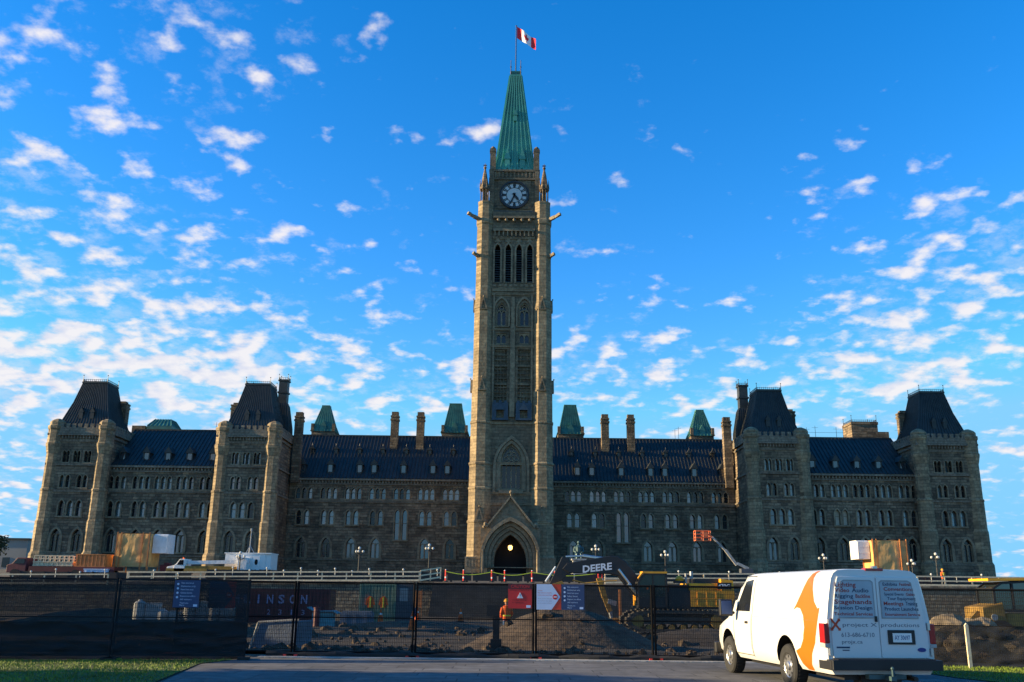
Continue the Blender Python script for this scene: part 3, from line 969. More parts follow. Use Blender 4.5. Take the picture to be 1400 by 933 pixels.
# great window
g = MB()
g.extr([arch(0, 11.4, 19.5, 5.2, 8, 1.0), arch(0, 11.3, 18.95, 4.4, 8, 1.0)], XZ(yw), -0.3, 0.1)
g.extr([arch(0, 11.5, 18.85, 4.3, 8, 1.0), arch(0, 11.5, 18.4, 2.98, 8, 1.0)], XZ(yw), -0.12, 0.1)
g.extr([arch(0, 11.7, 18.3, 2.9, 8), arch(0, 11.9, 18.0, 2.55, 8)], XZ(yw), 0.3, 0.6)
g.box(-1.75, 1.75, yw-0.35, yw+0.6, 11.2, 11.68)
for k in range(4):
    x = -1.05+k*0.7
    g.extr([arch(x, 11.9, 15.9, 0.7, 4), arch(x, 11.95, 15.78, 0.54, 4)], XZ(yw), 0.32, 0.55)
for x, z in ((-0.72, 16.2), (0, 16.2), (0.72, 16.2), (-0.36, 16.85), (0.36, 16.85), (0, 17.45)):
    ring = [(x+0.34*math.cos(t*PI/5), z+0.34*math.sin(t*PI/5)) for t in range(10)]
    ring2 = [(x+0.24*math.cos(t*PI/5), z+0.24*math.sin(t*PI/5)) for t in range(10)]
    g.extr([ring, ring2], XZ(yw), 0.34, 0.52)
go = g.build('great_window', DR, tw)
p = MB(); p.extr([arch(0, 11.75, 18.2, 2.8, 8)], XZ(yw), 0.62, 0.66)
p.build('pane', GLASSD, go)
# traceried windows, quatrefoils and long panels
for sx_ in (-1, 1):
    x0 = sx_*1.72
    g = MB()
    g.extr([arch(x0, 35.9, 40.7, 2.5, 6), arch(x0, 35.8, 40.3, 2.1, 6)], XZ(yw), -0.22, 0.05)
    g.extr([arch(x0, 36.0, 39.7, 1.55, 6), arch(x0, 36.15, 39.45, 1.3, 6)], XZ(yw), 0.2, 0.5)
    for d in (-0.36, 0.36):
        g.extr([arch(x0+d, 36.1, 38.6, 0.72, 4), arch(x0+d, 36.15, 38.4, 0.5, 4)], XZ(yw), 0.22, 0.46)
    ring = [(x0+0.38*math.cos(t*PI/5), 38.85+0.38*math.sin(t*PI/5)) for t in range(10)]
    ring2 = [(x0+0.24*math.cos(t*PI/5), 38.85+0.24*math.sin(t*PI/5)) for t in range(10)]
    g.extr([ring, ring2], XZ(yw), 0.24, 0.44)
    go = g.build('traceried_window', DR, tw)
    p = MB(); p.extr([arch(x0, 36.0, 39.6, 1.5, 6)], XZ(yw), 0.52, 0.56); p.build('pane', GLASSD, go)
    g = MB()
    g.extr([rect(x0-0.8, x0+0.8, 33.2, 34.9), arch(x0-0.38, 33.4, 34.7, 0.6, 4), arch(x0+0.38, 33.4, 34.7, 0.6, 4)], XZ(yw), 0.15, 0.4)
    go = g.build('small_window', DR, tw)
    p = MB(); p.box(x0-0.75, x0+0.75, yw+0.42, yw+0.46, 33.25, 34.85); p.build('pane', GLASSD, go)
    g = MB()          # long stone lattice panels
    g.box(x0-0.95, x0+0.95, yw+0.45, yw+0.55, 24.2, 32.4)
    for k in range(5): g.box(x0-0.95+k*0.475-0.05, x0-0.95+k*0.475+0.05, yw+0.2, yw+0.45, 24.2, 32.4)
    for k in range(12): g.box(x0-0.95, x0+0.95, yw+0.24, yw+0.45, 24.5+k*0.7, 24.62+k*0.7)
    for z in (27.0, 29.8): g.box(x0-0.95, x0+0.95, yw+0.1, yw+0.45, z, z+0.25)
    g.build('lattice_panel', TWS, tw)
    g = MB()          # hooded doorways on the balcony
    g.box(x0-1.2, x0+1.2, yw-0.55, yw+0.05, 21.7, 22.0)
    g.box(x0-1.15, x0-0.55, yw-0.42, yw+0.02, 22.0, 24.3)
    g.box(x0+0.55, x0+1.15, yw-0.42, yw+0.02, 22.0, 24.3)
    g.box(x0-0.55, x0+0.55, yw-0.42, yw+0.02, 23.5, 24.3)
    for k in (-1, 0, 1): g.box(x0+k*0.8-0.2, x0+k*0.8+0.2, yw-0.42, yw+0.02, 24.3, 24.6)
    g.extr([[(x0-0.7, 23.2), (x0+0.7, 23.2), (x0, 24.25)]], XZ(yw), -0.62, 0.0)
    g.build('balcony_hood', BLUEP, tw)
# belfry louvres
for x in LV:
    g = MB()
    for k in range(14): g.add([(x-0.4, yw+0.35, 43.1+k*0.38), (x+0.4, yw+0.35, 43.1+k*0.38), (x+0.4, yw+0.6, 43.35+k*0.38), (x-0.4, yw+0.6, 43.35+k*0.38)], [(0, 1, 2, 3)])
    g.build('louvre', LOUV, tw)
# entrance porch with gable
po = MB()
oo = arch(0, -2, 7.75, 8.3, 10, 0.72)
oi = arch(0, -2, 7.2, 7.4, 10, 0.72)
po.extr([oo, oi], XZ(-1.15), -0.35, 0.3)
po.extr([arch(0, -2, 7.15, 7.3, 10, .74), arch(0, -2, 6.6, 6.3, 10, .76)], XZ(-0.75), 0, 0.6)
po.extr([arch(0, -2, 6.55, 6.25, 10, .78), arch(0, -2, 6.0, 5.3, 10, .8)], XZ(-0.35), 0, 0.6)
po.extr([arch(0, -2, 5.95, 5.25, 10, .84), arch(0, -2, 5.45, 4.5, 8, .9)], XZ(0.05), 0, 0.9)
po.extr([[(-4.15, 1.0), (-4.15, 6.4), (-3.2, 6.4), (0, 10.4), (3.2, 6.4), (4.15, 6.4), (4.15, 1.0)], arch(0, 0.9, 7.3, 7.5, 10, 0.72)], XZ(-0.85), 0, 1.7)
po.bar((-3.4, -1.1, 6.35), (0, -1.1, 10.6), 0.5, 0.22)
po.bar((3.4, -1.1, 6.35), (0, -1.1, 10.6), 0.5, 0.22)
po.cyl((0, -1.1, 10.5), (0, -1.1, 11.5), 0.1, 0.05, 6); po.sph((0, -1.1, 11.2), 0.22, 6); po.box(-0.3, 0.3, -1.15, -1.05, 10.95, 11.1)
ring = [(0.55*math.cos(t*PI/6), 8.6+0.55*math.sin(t*PI/6)) for t in range(12)]
ring2 = [(0.38*math.cos(t*PI/6), 8.6+0.38*math.sin(t*PI/6)) for t in range(12)]
po.extr([ring, ring2], XZ(-0.85), -0.12, 0.02)
for sx_ in (-1, 1):
    po.sph((sx_*3.5, -1.1, 6.75), 0.3, 7); po.sph((sx_*3.7, -1.1, 6.4), 0.22, 7)
    a, b_ = sorted((sx_*4.05, sx_*6.25))
    po.box(a, b_, -0.7, 0.0, -2, 2.1)
    po.box(a, b_, -0.78, 0.0, 2.1, 2.35)
    for k in range(5): po.box(sx_*(4.35+k*0.42)-0.12, sx_*(4.35+k*0.42)+0.12, -0.76, -0.7, 1.0, 1.9)
    po.cyl((sx_*3.78, -1.35, -2), (sx_*3.78, -1.35, 3.3), 0.2, n=8)
porch = po.build('entrance_porch', DR, tw)
p = MB(); p.extr([arch(0, -2, 5.4, 4.6, 8, .9)], XZ(0.0), 2.4, 2.5); p.build('doorway', DARK, porch)
p = MB()
p.lathe([(0.14, 3.35), (0.27, 3.5), (0.3, 3.85), (0.12, 4.05)], 6, (0, 0.9))
lan = p.build('hanging_lantern', LAMPG, porch)
p = MB(); p.cyl((0, 0.9, 4.05), (0, 0.9, 5.3), 0.025, n=5); p.lathe([(0.33, 4.0), (0.1, 4.2)], 6, (0, 0.9)); p.build('chain', IRON, lan)
# clock stage
st = MB()
y0, y1 = 2.0, 10.0
st.box(-3.8, 3.8, y0, y1, 54.4, 62.0)
st.box(-3.95, 3.95, y0-0.2, y1, 54.4, 54.9)
st.box(-4.0, 4.0, y0-0.25, y1+0.2, 61.6, 61.95)
st.box(-4.0, 4.0, y0-0.3, y1+0.25, 59.9+0.3, 60.5)
for k in range(13):
    x = -3.6+k*0.6
    st.box(x-0.12, x+0.12, y0-0.2, y0, 60.6, 61.5)
for sx_ in (-1, 1):
    st.box(sx_*3.55-0.35, sx_*3.55+0.35, y0-0.28, y0+0.3, 54.5, 61.6)
    for yy in (y0+0.1, y1-0.1):
        st.box(sx_*3.45-0.45, sx_*3.45+0.45, yy-0.4, yy+0.4, 61.9, 65.6)
        st.box(sx_*3.45-0.52, sx_*3.45+0.52, yy-0.47, yy+0.47, 65.0, 65.3)
        st.lathe([(0.5, 65.6), (0.3, 65.9), (0.05, 66.1)], 8, (sx_*3.45, yy))
st.box(-2.6, 2.6, y0-0.12, y0+0.01, 55.3, 60.1)
st.build('clock_stage', TWS, tw)
bl = MB()
bl.box(-3.1, 3.1, y0-0.34, y0-0.21, 54.3, 54.5)
for k in range(16): bl.box(-3.05+k*0.4, -2.95+k*0.4+0.1, y0-0.6, y0-0.5, 53.6, 54.6)
bl.box(-3.1, 3.1, y0-0.62, y0-0.48, 54.6, 54.75)
bl.build('balustrade', BLUEP, tw)
ck = MB()
zc = 57.6
ck.T = Matrix.Translation((0, y0-0.13, zc)) @ Matrix.Rotation(R(90), 4, 'X')
def ringp(r, n=40): return [(r*math.cos(2*PI*i/n), r*math.sin(2*PI*i/n)) for i in range(n)]
F = lambda u, v, w: (u, v, w)
ck.cur = 0; ck.extr([ringp(2.35), ringp(2.05)], F, 0, 0.28)
ck.cur = 1; ck.extr([ringp(2.05)], F, 0, 0.06)
ck.cur = 0
ck.extr([ringp(1.98), ringp(1.90)], F, 0.06, 0.10)
ck.extr([ringp(1.28), ringp(1.20)], F, 0.06, 0.10)
for i in range(12):
    a = i*PI/6
    for d in (-0.1, 0.1) if i % 3 else (-0.14, 0.0, 0.14):
        c, s = math.cos(a+d/1.6), math.sin(a+d/1.6)
        u = Vector((c, s, 0)); v = Vector((-s, c, 0))
        q = [u*1.28-v*0.055, u*1.28+v*0.055, u*1.9+v*0.075, u*1.9-v*0.075]
        ck.add([(p_.x, p_.y, 0.09) for p_ in q], [(0, 1, 2, 3)])
DIAL = mat('opal_dial', (0.5, 0.52, 0.53), 0.4, var=0.05)
cko = ck.build('clock_face', [BLACKP, DIAL], tw)
for ang, ln, wd in ((-130, 1.75, 0.10), (-53, 1.2, 0.16)):
    hnd = MB()
    hnd.T = ck.T
    u = Vector((math.cos(R(ang if ang != -130 else -112)), math.sin(R(ang if ang != -130 else -112)), 0)); v = Vector((-u.y, u.x, 0))
    q = [-u*0.35-v*wd, -u*0.35+v*wd, u*ln*0.7+v*wd*1.2, u*ln, u*ln*0.7-v*wd*1.2]
    hnd.extr([[(p_.x, p_.y) for p_ in q]], F, 0.14, 0.2)
    hnd.build('hand', BLACKP, cko)
# spire
sp = MB()
yc = 6.0
hip(sp, [(-3.35, 3.35, yc-3.35, yc+3.35, 62.0), (-2.75, 2.75, yc-2.75, yc+2.75, 64.6), (-0.85, 0.85, yc-0.85, yc+0.85, 80.6)], 0.85, h=0.26, rw_=0.17)
sp.box(-1.0, 1.0, yc-1, yc+1, 80.5, 80.8)
sp.box(-0.8, 0.8, yc-0.8, yc+0.8, 80.8, 81.6)
for x in (-1.2, 1.2):
    sp.box(x-0.4, x+0.4, yc-3.3, yc-2, 62.6, 64.2)
    sp.extr([[(x-0.55, 64.2), (x+0.55, 64.2), (x, 66.2)]], XZ(0), yc-3.4, yc-2)
sp.box(-0.3, 0.3, yc-2.25, yc-1.5, 71.6, 72.6)
sp.extr([[(-0.42, 72.6), (0.42, 72.6), (0, 73.6)]], XZ(0), yc-2.35, yc-1.2)
for k in range(9): sp.box(-3.2+k*0.8-0.2, -3.2+k*0.8+0.2, yc-3.5, yc-3.3, 62.0, 62.6)
spo = sp.build('spire', COPPER, tw)
fi = MB()
for sx_ in (-1, 1):
    for sy_ in (-1, 1):
        fi.cyl((sx_*0.82, yc+sy_*0.82, 80.6), (sx_*0.82, yc+sy_*0.82, 83.6), 0.09, 0.05, 5)
        fi.sph((sx_*0.82, yc+sy_*0.82, 82.3), 0.14, 6)
cresting(fi, -0.8, 0.8, yc-0.8, yc+0.8, 81.0, 0.8)
fi.build('finial', IRON, spo)
fp = MB(); fp.cyl((0, yc, 81), (0, yc, 90.6), 0.1, 0.06, 6); fp.sph((0, yc, 90.7), 0.13, 6)
fp.build('flagpole', IRON, tw)
for sx_ in (-1, 1):
    for z, ln in ((53.0, 2.3), (47.0, 1.2)):
        g = MB()
        d = Vector((sx_*0.8, -0.55, 0.22)).normalized()
        p0 = Vector((sx_*5.2, 0.9, z))
        g.bar(p0-d*0.3, p0+d*ln*0.55, 0.42, 0.5)
        g.bar(p0+d*ln*0.5, p0+d*ln*0.85, 0.34, 0.42)
        g.bar(p0+d*ln*0.8+Vector((0, 0, 0.05)), p0+d*ln*1.02+Vector((0, 0, 0.05)), 0.46, 0.4)
        g.build('gargoyle', DR, tw)

# flag
flg = thing('flag', 'red and white maple leaf flag streaming from the tower flagpole', 'flag', (0.1, 137.0, 92.0))
def flagpt(u, v):
    # u along the fly 0..1, v up the hoist 0..1
    L, H = 4.0, 2.25
    droop = -0.60*u*L
    wav = 0.16*math.sin(u*9+v*1.5)*min(1, u*3)
    return (0.12+u*L*0.80, -0.25*u+wav, 0.35+v*H*(1-0.12*u)+droop+0.05*math.sin(u*8))
leaf = [(0.5, .92), (.46, .80), (.41, .83), (.43, .62), (.36, .73), (.345, .67), (.25, .70), (.28, .56), (.25, .53), (.38, .36), (.365, .29), (.485, .32), (.48, .10)]
leaf = leaf+[(1-x, y) for x, y in leaf[::-1]][:-1]
# leaf coordinates are over a square of the hoist height, centred on the fly
fm = MB()
NU, NV = 56, 30
lf = [(0.5+(x-0.5)*0.52, y) for x, y in leaf]
def inp(poly, x, y):
    c = False; j = len(poly)-1
    for i in range(len(poly)):
        (xi, yi), (xj, yj) = poly[i], poly[j]
        if (yi > y) != (yj > y) and x < (xj-xi)*(y-yi)/(yj-yi)+xi: c = not c
        j = i
    return c
for i in range(NU):
    for j in range(NV):
        u0, u1, v0, v1 = i/NU, (i+1)/NU, j/NV, (j+1)/NV
        uc, vc = (u0+u1)/2, (v0+v1)/2
        fm.cur = 0 if (uc < 0.25 or uc > 0.75 or inp(lf, uc, vc)) else 1
        fm.add([flagpt(u0, v0), flagpt(u1, v0), flagpt(u1, v1), flagpt(u0, v1)], [(0, 1, 2, 3)])
FRED = mat('flag_red', (0.75, 0.02, 0.03), 0.7, var=0.05)
FWH = mat('flag_white', (0.85, 0.85, 0.85), 0.7, var=0.03)
fm.build('flag_cloth', [FRED, FWH], flg, smooth=True)

# ------------------------------------------------------------------ terrace wall, stairs, rails
def wall(label, x0, x1, ztop0, ztop1, y=95.0):
    mb = MB()
    mb.extr([[(x0, -1.2), (x1, -1.2), (x1, ztop1-0.25), (x0, ztop0-0.25)]], XZ(y), 0, 0.7)
    mb.extr([[(x0, ztop0-0.25), (x1, ztop1-0.25), (x1, ztop1), (x0, ztop0)]], XZ(y), -0.12, 0.8)
    o = mb.build('retaining_wall', [WALLST])
    return tag(o, label, 'wall')
wall('rough stone retaining wall under the timber rail, left of the steps', -75, -7.6, 1.75, 2.62)
wall('rough stone retaining wall right of the steps, behind the excavator', 12.4, 90, 2.75, 2.75)
mb = MB()
for k in range(17):
    mb.box(-7.58, 12.38, 90.2+k*0.3, 95.9, -1.0, -0.6+k*0.19)
STEPST = mat('dark_step_stone', (0.05, 0.046, 0.043), 0.9, var=0.3, scale=1.0, bump=0.3)
tag(mb.build('stone_steps', STEPST), 'broad flight of grey stone steps below the clock tower', 'steps')

def rail(label, pts, posts, h=0.95, group='timber guard rails along the terrace'):
    x0, y0, z0 = pts[0]
    t = thing('guard_rail', label, 'rail', (x0, y0, z0), 0, group)
    o = Vector(pts[0])
    m = MB()
    for a, b in zip(pts, pts[1:]):
        a, b = Vector(a)-o, Vector(b)-o
        for z in (h-0.05, h*0.5):
            m.bar(a+Vector((0, -0.06, z)), b+Vector((0, -0.06, z)), 0.04, 0.13)
        m.bar(a+Vector((0, -0.06, 0.08)), b+Vector((0, -0.06, 0.08)), 0.04, 0.16)
    m.build('rail', TIMBER, t)
    tot = [(Vector(b)-Vector(a)).length for a, b in zip(pts, pts[1:])]
    for (a, b), L in zip(zip(pts, pts[1:]), tot):
        n = max(1, round(L/posts))
        for i in range(n+1):
            p = Vector(a).lerp(Vector(b), i/n)-o
            q = MB(); q.box(p.x-0.06, p.x+0.06, p.y-0.03, p.y+0.07, p.z-0.1, p.z+h)
            q.build('post', TIMBER, t)
rail('long timber guard rail on the stone wall left of the steps', [(-38.2, 95.1, 2.25), (-9.0, 95.1, 2.62)], 2.5)
rail('timber guard rail at the far left beside the red truck', [(-52, 93.6, 1.85), (-39.5, 93.6, 2.0)], 2.8)
rail('short bright timber rail rising to the head of the steps', [(-8.9, 95.1, 2.62), (-6.9, 95.4, 2.95)], 1.0, 1.05)
rail('timber guard rail on the wall behind the excavator boom', [(9.6, 95.1, 2.62), (24.5, 95.1, 2.8)], 2.6)
rail('timber guard rail on the wall right of the white van', [(35.5, 95.1, 2.75), (60, 95.1, 2.75)], 2.7)

# dark hoarding with round white lamps behind the rail
def hoarding(label, x0, x1, y, z, n):
    t = thing('site_barrier', label, 'barrier', (x0, y, z), 0, 'dark barriers along the terrace')
    m = MB()
    m.box(0, x1-x0, 0, 0.12, 0, 0.95)
    k = int((x1-x0)/2.4)
    for i in range(k+1):
        m.box(i*(x1-x0)/k-0.06, i*(x1-x0)/k+0.06, -0.06, 0, 0, 1.0)
    m.build('board', BLACKP, t)
    for i in range(n):
        x = (i+0.5)*(x1-x0)/n
        q = MB(); q.sph((x, -0.15, 0.92+0.25*(i % 2)), 0.11, 8); q.cyl((x, -0.1, 0.4), (x, -0.1, 0.8+0.25*(i % 2)), 0.03, n=5)
        q.build('globe_lamp', GLOBE, t)
hoarding('dark barrier topped with white globe lamps left of the steps', -31, -6.5, 97.5, 2.6, 14)
hoarding('dark barrier topped with white globe lamps at the far left', -50, -32.5, 97.0, 2.2, 7)
hoarding('dark barrier topped with white globe lamps right of the steps', 13.5, 55, 97.5, 2.75, 16)

# red and white delineator posts at the head of the steps
dl = thing('delineator_post', 'red and white delineator post, leftmost at the head of the steps', 'post', (-6.4, 95.7, 2.6), 0, 'delineator posts at the head of the steps')
m = MB(); m.lathe([(0.09, 0.08), (0.085, 0.35)], 8); m.lathe([(0.084, 0.5), (0.08, 1.15)], 8); m.build('tube', REDP, dl)
m = MB(); m.lathe([(0.088, 0.35), (0.087, 0.5)], 8); m.lathe([(0.082, 1.15), (0.07, 1.2)], 8); m.build('reflective_band', WHITEP, dl)
m = MB(); m.lathe([(0.28, 0), (0.26, 0.06), (0.1, 0.1)], 8); m.build('foot', RUBBER, dl)
words = ('second', 'third', 'fourth', 'fifth', 'sixth', 'seventh', 'eighth')
for w_, x in zip(words, (-4.6, -1.75, -0.45, 2.3, 4.6, 9.0, 9.35)):
    dup(dl, (x, 95.7, 2.6), 0, '%s red and white delineator post from the left at the head of the steps' % w_)
m = MB()
pts = [(-6.4, 95.6, 3.6), (-1.75, 95.6, 3.6), (2.3, 95.6, 3.6), (9.0, 95.6, 3.6)]
for a, b in zip(pts, pts[1:]):
    pr = None
    for i in range(9):
        u = i/8
        q = Vector(a).lerp(Vector(b), u)+Vector((0, 0, -0.3*math.sin(PI*u)))
        if pr is not None: m.bar(pr, q, 0.02, 0.07)
        pr = q
tag(m.build('barrier_tape', HIVY), 'yellow barrier tape strung between the delineator posts', 'tape')

hb2 = thing('site_barrier', 'black sheeted barrier behind the delineator posts at the tower door', 'barrier', (-6.3, 96.6, 2.6), 0, 'dark barriers along the terrace')
m = MB()
for k in range(6): m.box(k*2.6, k*2.6+2.45, 0, 0.1, 0.12, 0.92)
m.build('board', BLACKP, hb2)
for k in range(6):
    m = MB(); m.box(k*2.6+0.3, k*2.6+0.5, -0.25, 0.35, 0, 0.12); m.box(k*2.6+1.9, k*2.6+2.1, -0.25, 0.35, 0, 0.12); m.build('foot', RUBBER, hb2)
# ------------------------------------------------------------------ street lamps on the terrace
def lamp(loc, h, label, first=None):
    t = thing('street_lamp', label, 'street lamp', loc, 0, 'globe street lamps on the terrace')
    m = MB()
    m.lathe([(0.22, 0), (0.2, 0.4), (0.09, 0.6), (0.06, h-0.4), (0.1, h-0.3), (0.04, h)], 8)
    for i in range(3):
        a = i*2*PI/3+0.5
        m.tube([(0, 0, h-0.5), (0.3*math.cos(a), 0.3*math.sin(a), h-0.45), (0.42*math.cos(a), 0.42*math.sin(a), h-0.3)], 0.03, 5)
    m.build('pole', IRON, t)
    for i in range(3):
        a = i*2*PI/3+0.5
        q = MB(); q.sph((0.42*math.cos(a), 0.42*math.sin(a), h-0.16), 0.14, 8); q.build('globe', GLOBE, t)
    q = MB(); q.sph((0, 0, h+0.18), 0.16, 8); q.build('globe', GLOBE, t)
    return t
L0 = lamp((-15.9, 100, 2.6), 3.2, 'globe street lamp midway between left pavilion and clock tower')
dup(L0, (-8.5, 100, 3.0), None, 'globe street lamp just left of the clock tower')
dup(L0, (9.15, 100, 3.1), None, 'globe street lamp above the excavator boom, right of the clock tower')
dup(L0, (16.5, 100, 2.6), None, 'globe street lamp left of the raised lift basket')
dup(L0, (-27.9, 98, 1.9), None, 'globe street lamp in front of the white site cabin')
dup(L0, (42.6, 100, 2.0), None, 'globe street lamp just right of the right-hand wrapped tower')
dup(L0, (45.2, 100, 2.7), None, 'globe street lamp nearest the right end of the building')
dup(L0, (33.6, 101, 2.5), None, 'globe street lamp directly behind the roof of the van')

# ------------------------------------------------------------------ things on the terrace
def wrapped(label, x0, x1, y0, y1, z0, z1, wx0, wx1, cat='cover', flip=False):
    t = thing('wrapped_scaffold', label, cat, ((x0+x1)/2, y0, z0), 0, 'tarpaulin wrapped scaffolds on the terrace')
    w, d, h = x1-x0, y1-y0, z1-z0
    m = MB()
    n, k = 14, 10
    def face(fn):
        vs = []
        for j in range(k+1):
            for i in range(n+1):
                u, v = i/n, j/k
                bul = 0.05+0.07*mnoise.noise((u*5+x0, v*4, 2.2))*min(1, 6*min(u, 1-u, v+.1, 1.1-v)+0.2)
                vs.append(fn(u, v, bul))
        m.add(vs, [(j*(n+1)+i, j*(n+1)+i+1, (j+1)*(n+1)+i+1, (j+1)*(n+1)+i) for j in range(k) for i in range(n)])
    face(lambda u, v, b: (-w/2+u*w-0.15*(1-v)*(1 if not flip else -1), -b, v*h))
    face(lambda u, v, b: (-w/2-b-0.15*(1-v)*(1 if not flip else -1), d*(1-u), v*h))
    face(lambda u, v, b: (w/2+b, d*u, v*h))
    face(lambda u, v, b: (-w/2+u*w, d*v, h+b))
    m.build('tarpaulin', TARP, t)
    for x in (-w/2, -w/2+0.4, w/2-0.7, w/2):
        m = MB(); m.bar((x, -0.22, -0.3), (x, -0.22, h+0.15), 0.1, 0.1); m.build('pole', ORC, t)
    for x in (-w/2, w/2):
        m = MB(); m.bar((x, d, -1.0), (x, d, h), 0.1, 0.1); m.build('pole', ORC, t)
        m = MB(); m.bar((x, 0, -1.2), (x, 0, 0), 0.12, 0.12); m.build('pole', ORC, t)
    m = MB()
    a, b = wx0-(x0+x1)/2, wx1-(x0+x1)/2
    m.box(a, b, 0.6, d, h*0.42, h*0.97); m.box(a, b, 0.9, d, h*0.97, h*1.01)
    for z in (h*0.6, h*0.8): m.box(a-0.01, b+0.01, 0.57, 0.6, z, z+0.04)
    m.build('white_cover', WTARP, t, bevel=0.12)
wrapped('tall scaffold wrapped in tan tarpaulin, left on the terrace', -41.6, -38.2, 100, 103, 3.8, 7.2, -38.1, -36.6)
wrapped('tall scaffold wrapped in tan tarpaulin, right of the van roof', 40.1, 43.8, 104, 107, 4.2, 7.65, 38.7, 40.0, flip=True)

cb = thing('site_cabin', 'white site cabin with two oval windowed doors on the terrace', 'cabin', (-27.8, 99.5, 2.9))
m = MB(); m.box(-2.1, 2.1, 0, 3, 0.75, 2.35); m.box(-2.2, 2.75, -0.08, 3.1, 2.35, 2.45); m.box(2.1, 2.7, 0.1, 2.9, 0.75, 2.35); m.build('body', WHITEP, cb)
for x in (0.35, 1.2):
    d = MB(); d.box(x-0.36, x+0.36, -0.05, 0.02, 0.5, 2.1); do = d.build('door', WHITEP, cb)
    q = MB(); q.extr([[(x+0.17*math.cos(i*PI/6), 1.5+0.3*math.sin(i*PI/6)) for i in range(12)]], XZ(0), -0.07, -0.045); q.build('window', GLASSD, do)
m = MB(); m.box(-2.0, 2.0, 0.05, 2.9, 0.35, 0.75); m.build('skirt', BLUEC, cb)
m = MB()
for x in (-1.5, 1.5): m.lathe([(0.3, 0), (0.3, 0.35)], 8, (x, 1))
m.build('support', RUBBER, cb)
mm = MB()
mm.cyl((0, 0, 0), (0.02, 0, 2.3), 0.07, 0.05, 6); mm.cyl((0.02, 0, 2.3), (0.02, 0, 2.6), 0.1, n=6)
for a in (0, 2.1, 4.2): mm.cyl((0.5*math.cos(a), 0.5*math.sin(a), 0), (0, 0, 0.8), 0.04, n=5)
o = mm.build('camera_mast', STEEL, loc=(-27.8, 101, 5.36))
tag(o, 'slim white mast on tripod legs standing on the white site cabin', 'mast')

ct = thing('crane_truck', 'white cab crane truck with its boom folded flat, beside the white cabin', 'truck', (-33.2, 97.9, 2.5))
m = MB(); m.box(-2.3, 5.0, 0.2, 2.2, 0.75, 1.15); m.box(-0.5, 4.6, 0.3, 2.1, 1.15, 1.4); m.build('chassis', YELD, ct)
m = MB()
m.extr([[(-1.5, 0.8), (-0.4, 0.8), (-0.4, 2.1), (-0.95, 2.1), (-1.3, 1.6), (-1.5, 1.45)]], XZ(0), 0.2, 2.2)
m.extr([[(-2.4, 0.7), (-1.5, 0.7), (-1.5, 1.45), (-2.25, 1.3)]], XZ(0), 0.3, 2.1)
cab = m.build('cab', WHITEP, ct, bevel=0.04)
q = MB(); q.extr([[(-1.22, 1.5), (-0.55, 1.5), (-0.55, 1.98), (-0.95, 1.98)]], XZ(0), 0.17, 0.2); q.build('window', GLASSD, cab)
m = MB(); m.bar((-0.3, 0.9, 1.75), (6.0, 0.9, 1.9), 0.4, 0.36); m.bar((-0.3, 0.9, 1.8), (-0.9, 0.9, 1.75), 0.3, 0.3); m.box(5.0, 5.9, 0.4, 1.6, 0.9, 2.3); m.build('boom', WTARP, ct)
for x in (-1.9, 2.3, 3.6):
    wv = MB(); wv.cyl((x, 0.15, 0.45), (x, 0.5, 0.45), 0.48, n=16); wv.cyl((x, 1.9, 0.45), (x, 2.25, 0.45), 0.48, n=16)
    wv.build('wheel', RUBBER, ct)
m = MB(); m.sph((-0.9, 1.2, 2.2), 0.13, 8, (1, 1, 0.7)); m.build('beacon', HIVIS, ct)

# dark red flat truck at far left with orange crate and pipe bundles
tr_ = thing('flatbed_truck', 'dark red flatbed truck parked at the far left of the terrace', 'truck', (-47, 98.5, 2.45))
m = MB(); m.box(-2.9, 6.0, 0, 2.3, 0.9, 1.25); m.box(-2.9, 6.0, -0.04, 0.0, 0.7, 1.0); m.build('bed', RUSTR, tr_)
m = MB(); m.extr([[(-5.2, 0.6), (-3.2, 0.6), (-3.2, 2.1), (-4.2, 2.1), (-4.7, 1.5), (-5.2, 1.35)]], XZ(0), 0, 2.2); cab = m.build('cab', PURPLE, tr_, bevel=0.05)
q = MB(); q.extr([[(-4.5, 1.5), (-3.4, 1.5), (-3.4, 1.98), (-4.15, 1.98)]], XZ(0), -0.03, 0); q.build('window', GLASSD, cab)
m = MB(); m.sph((-5.22, 0.3, 1.0), 0.15, 8, (.4, 1, 1)); m.build('headlight', LETW, tr_)
for x in (-4.3, 2.0, 3.3, 5.2):
    wv = MB(); wv.cyl((x, -0.05, 0.47), (x, 0.3, 0.47), 0.48, n=16); wv.cyl((x, 2.0, 0.47), (x, 2.3, 0.47), 0.48, n=16); wv.build('wheel', RUBBER, tr_)
m = MB()
m.box(0, 3.1, 0, 1.8, 0, 1.2)
for k in range(8): m.box(0.1+k*0.4, 0.2+k*0.4, -0.07, 0, 0, 1.2)
m.box(-0.05, 3.15, -0.09, 1.85, 1.2, 1.28); m.box(-0.05, 3.15, -0.09, 1.85, 0, 0.08)
o = m.build('cargo_crate', ORC, loc=(-45.2, 98.7, 3.71)); tag(o, 'orange ribbed steel crate sitting on the flatbed truck', 'crate')
m = MB()
for k in range(9): m.box(k*0.5, k*0.5+0.08, 0, 0.08, 0, 1.1); m.box(k*0.5, k*0.5+0.08, 1.4, 1.48, 0, 1.1)
for z in (0.05, 0.4, 0.75, 1.05): m.box(-0.05, 4.15, -0.03, 0.0, z, z+0.07); m.box(-0.05, 4.15, 1.48, 1.52, z, z+0.07)
m.box(0, 4.1, 0.1, 1.4, 0.02, 0.5)
o = m.build('timber_cage', TIMBER, loc=(-49.6, 98.7, 3.71)); tag(o, 'open timber stillage cage left of the orange crate', 'cage')
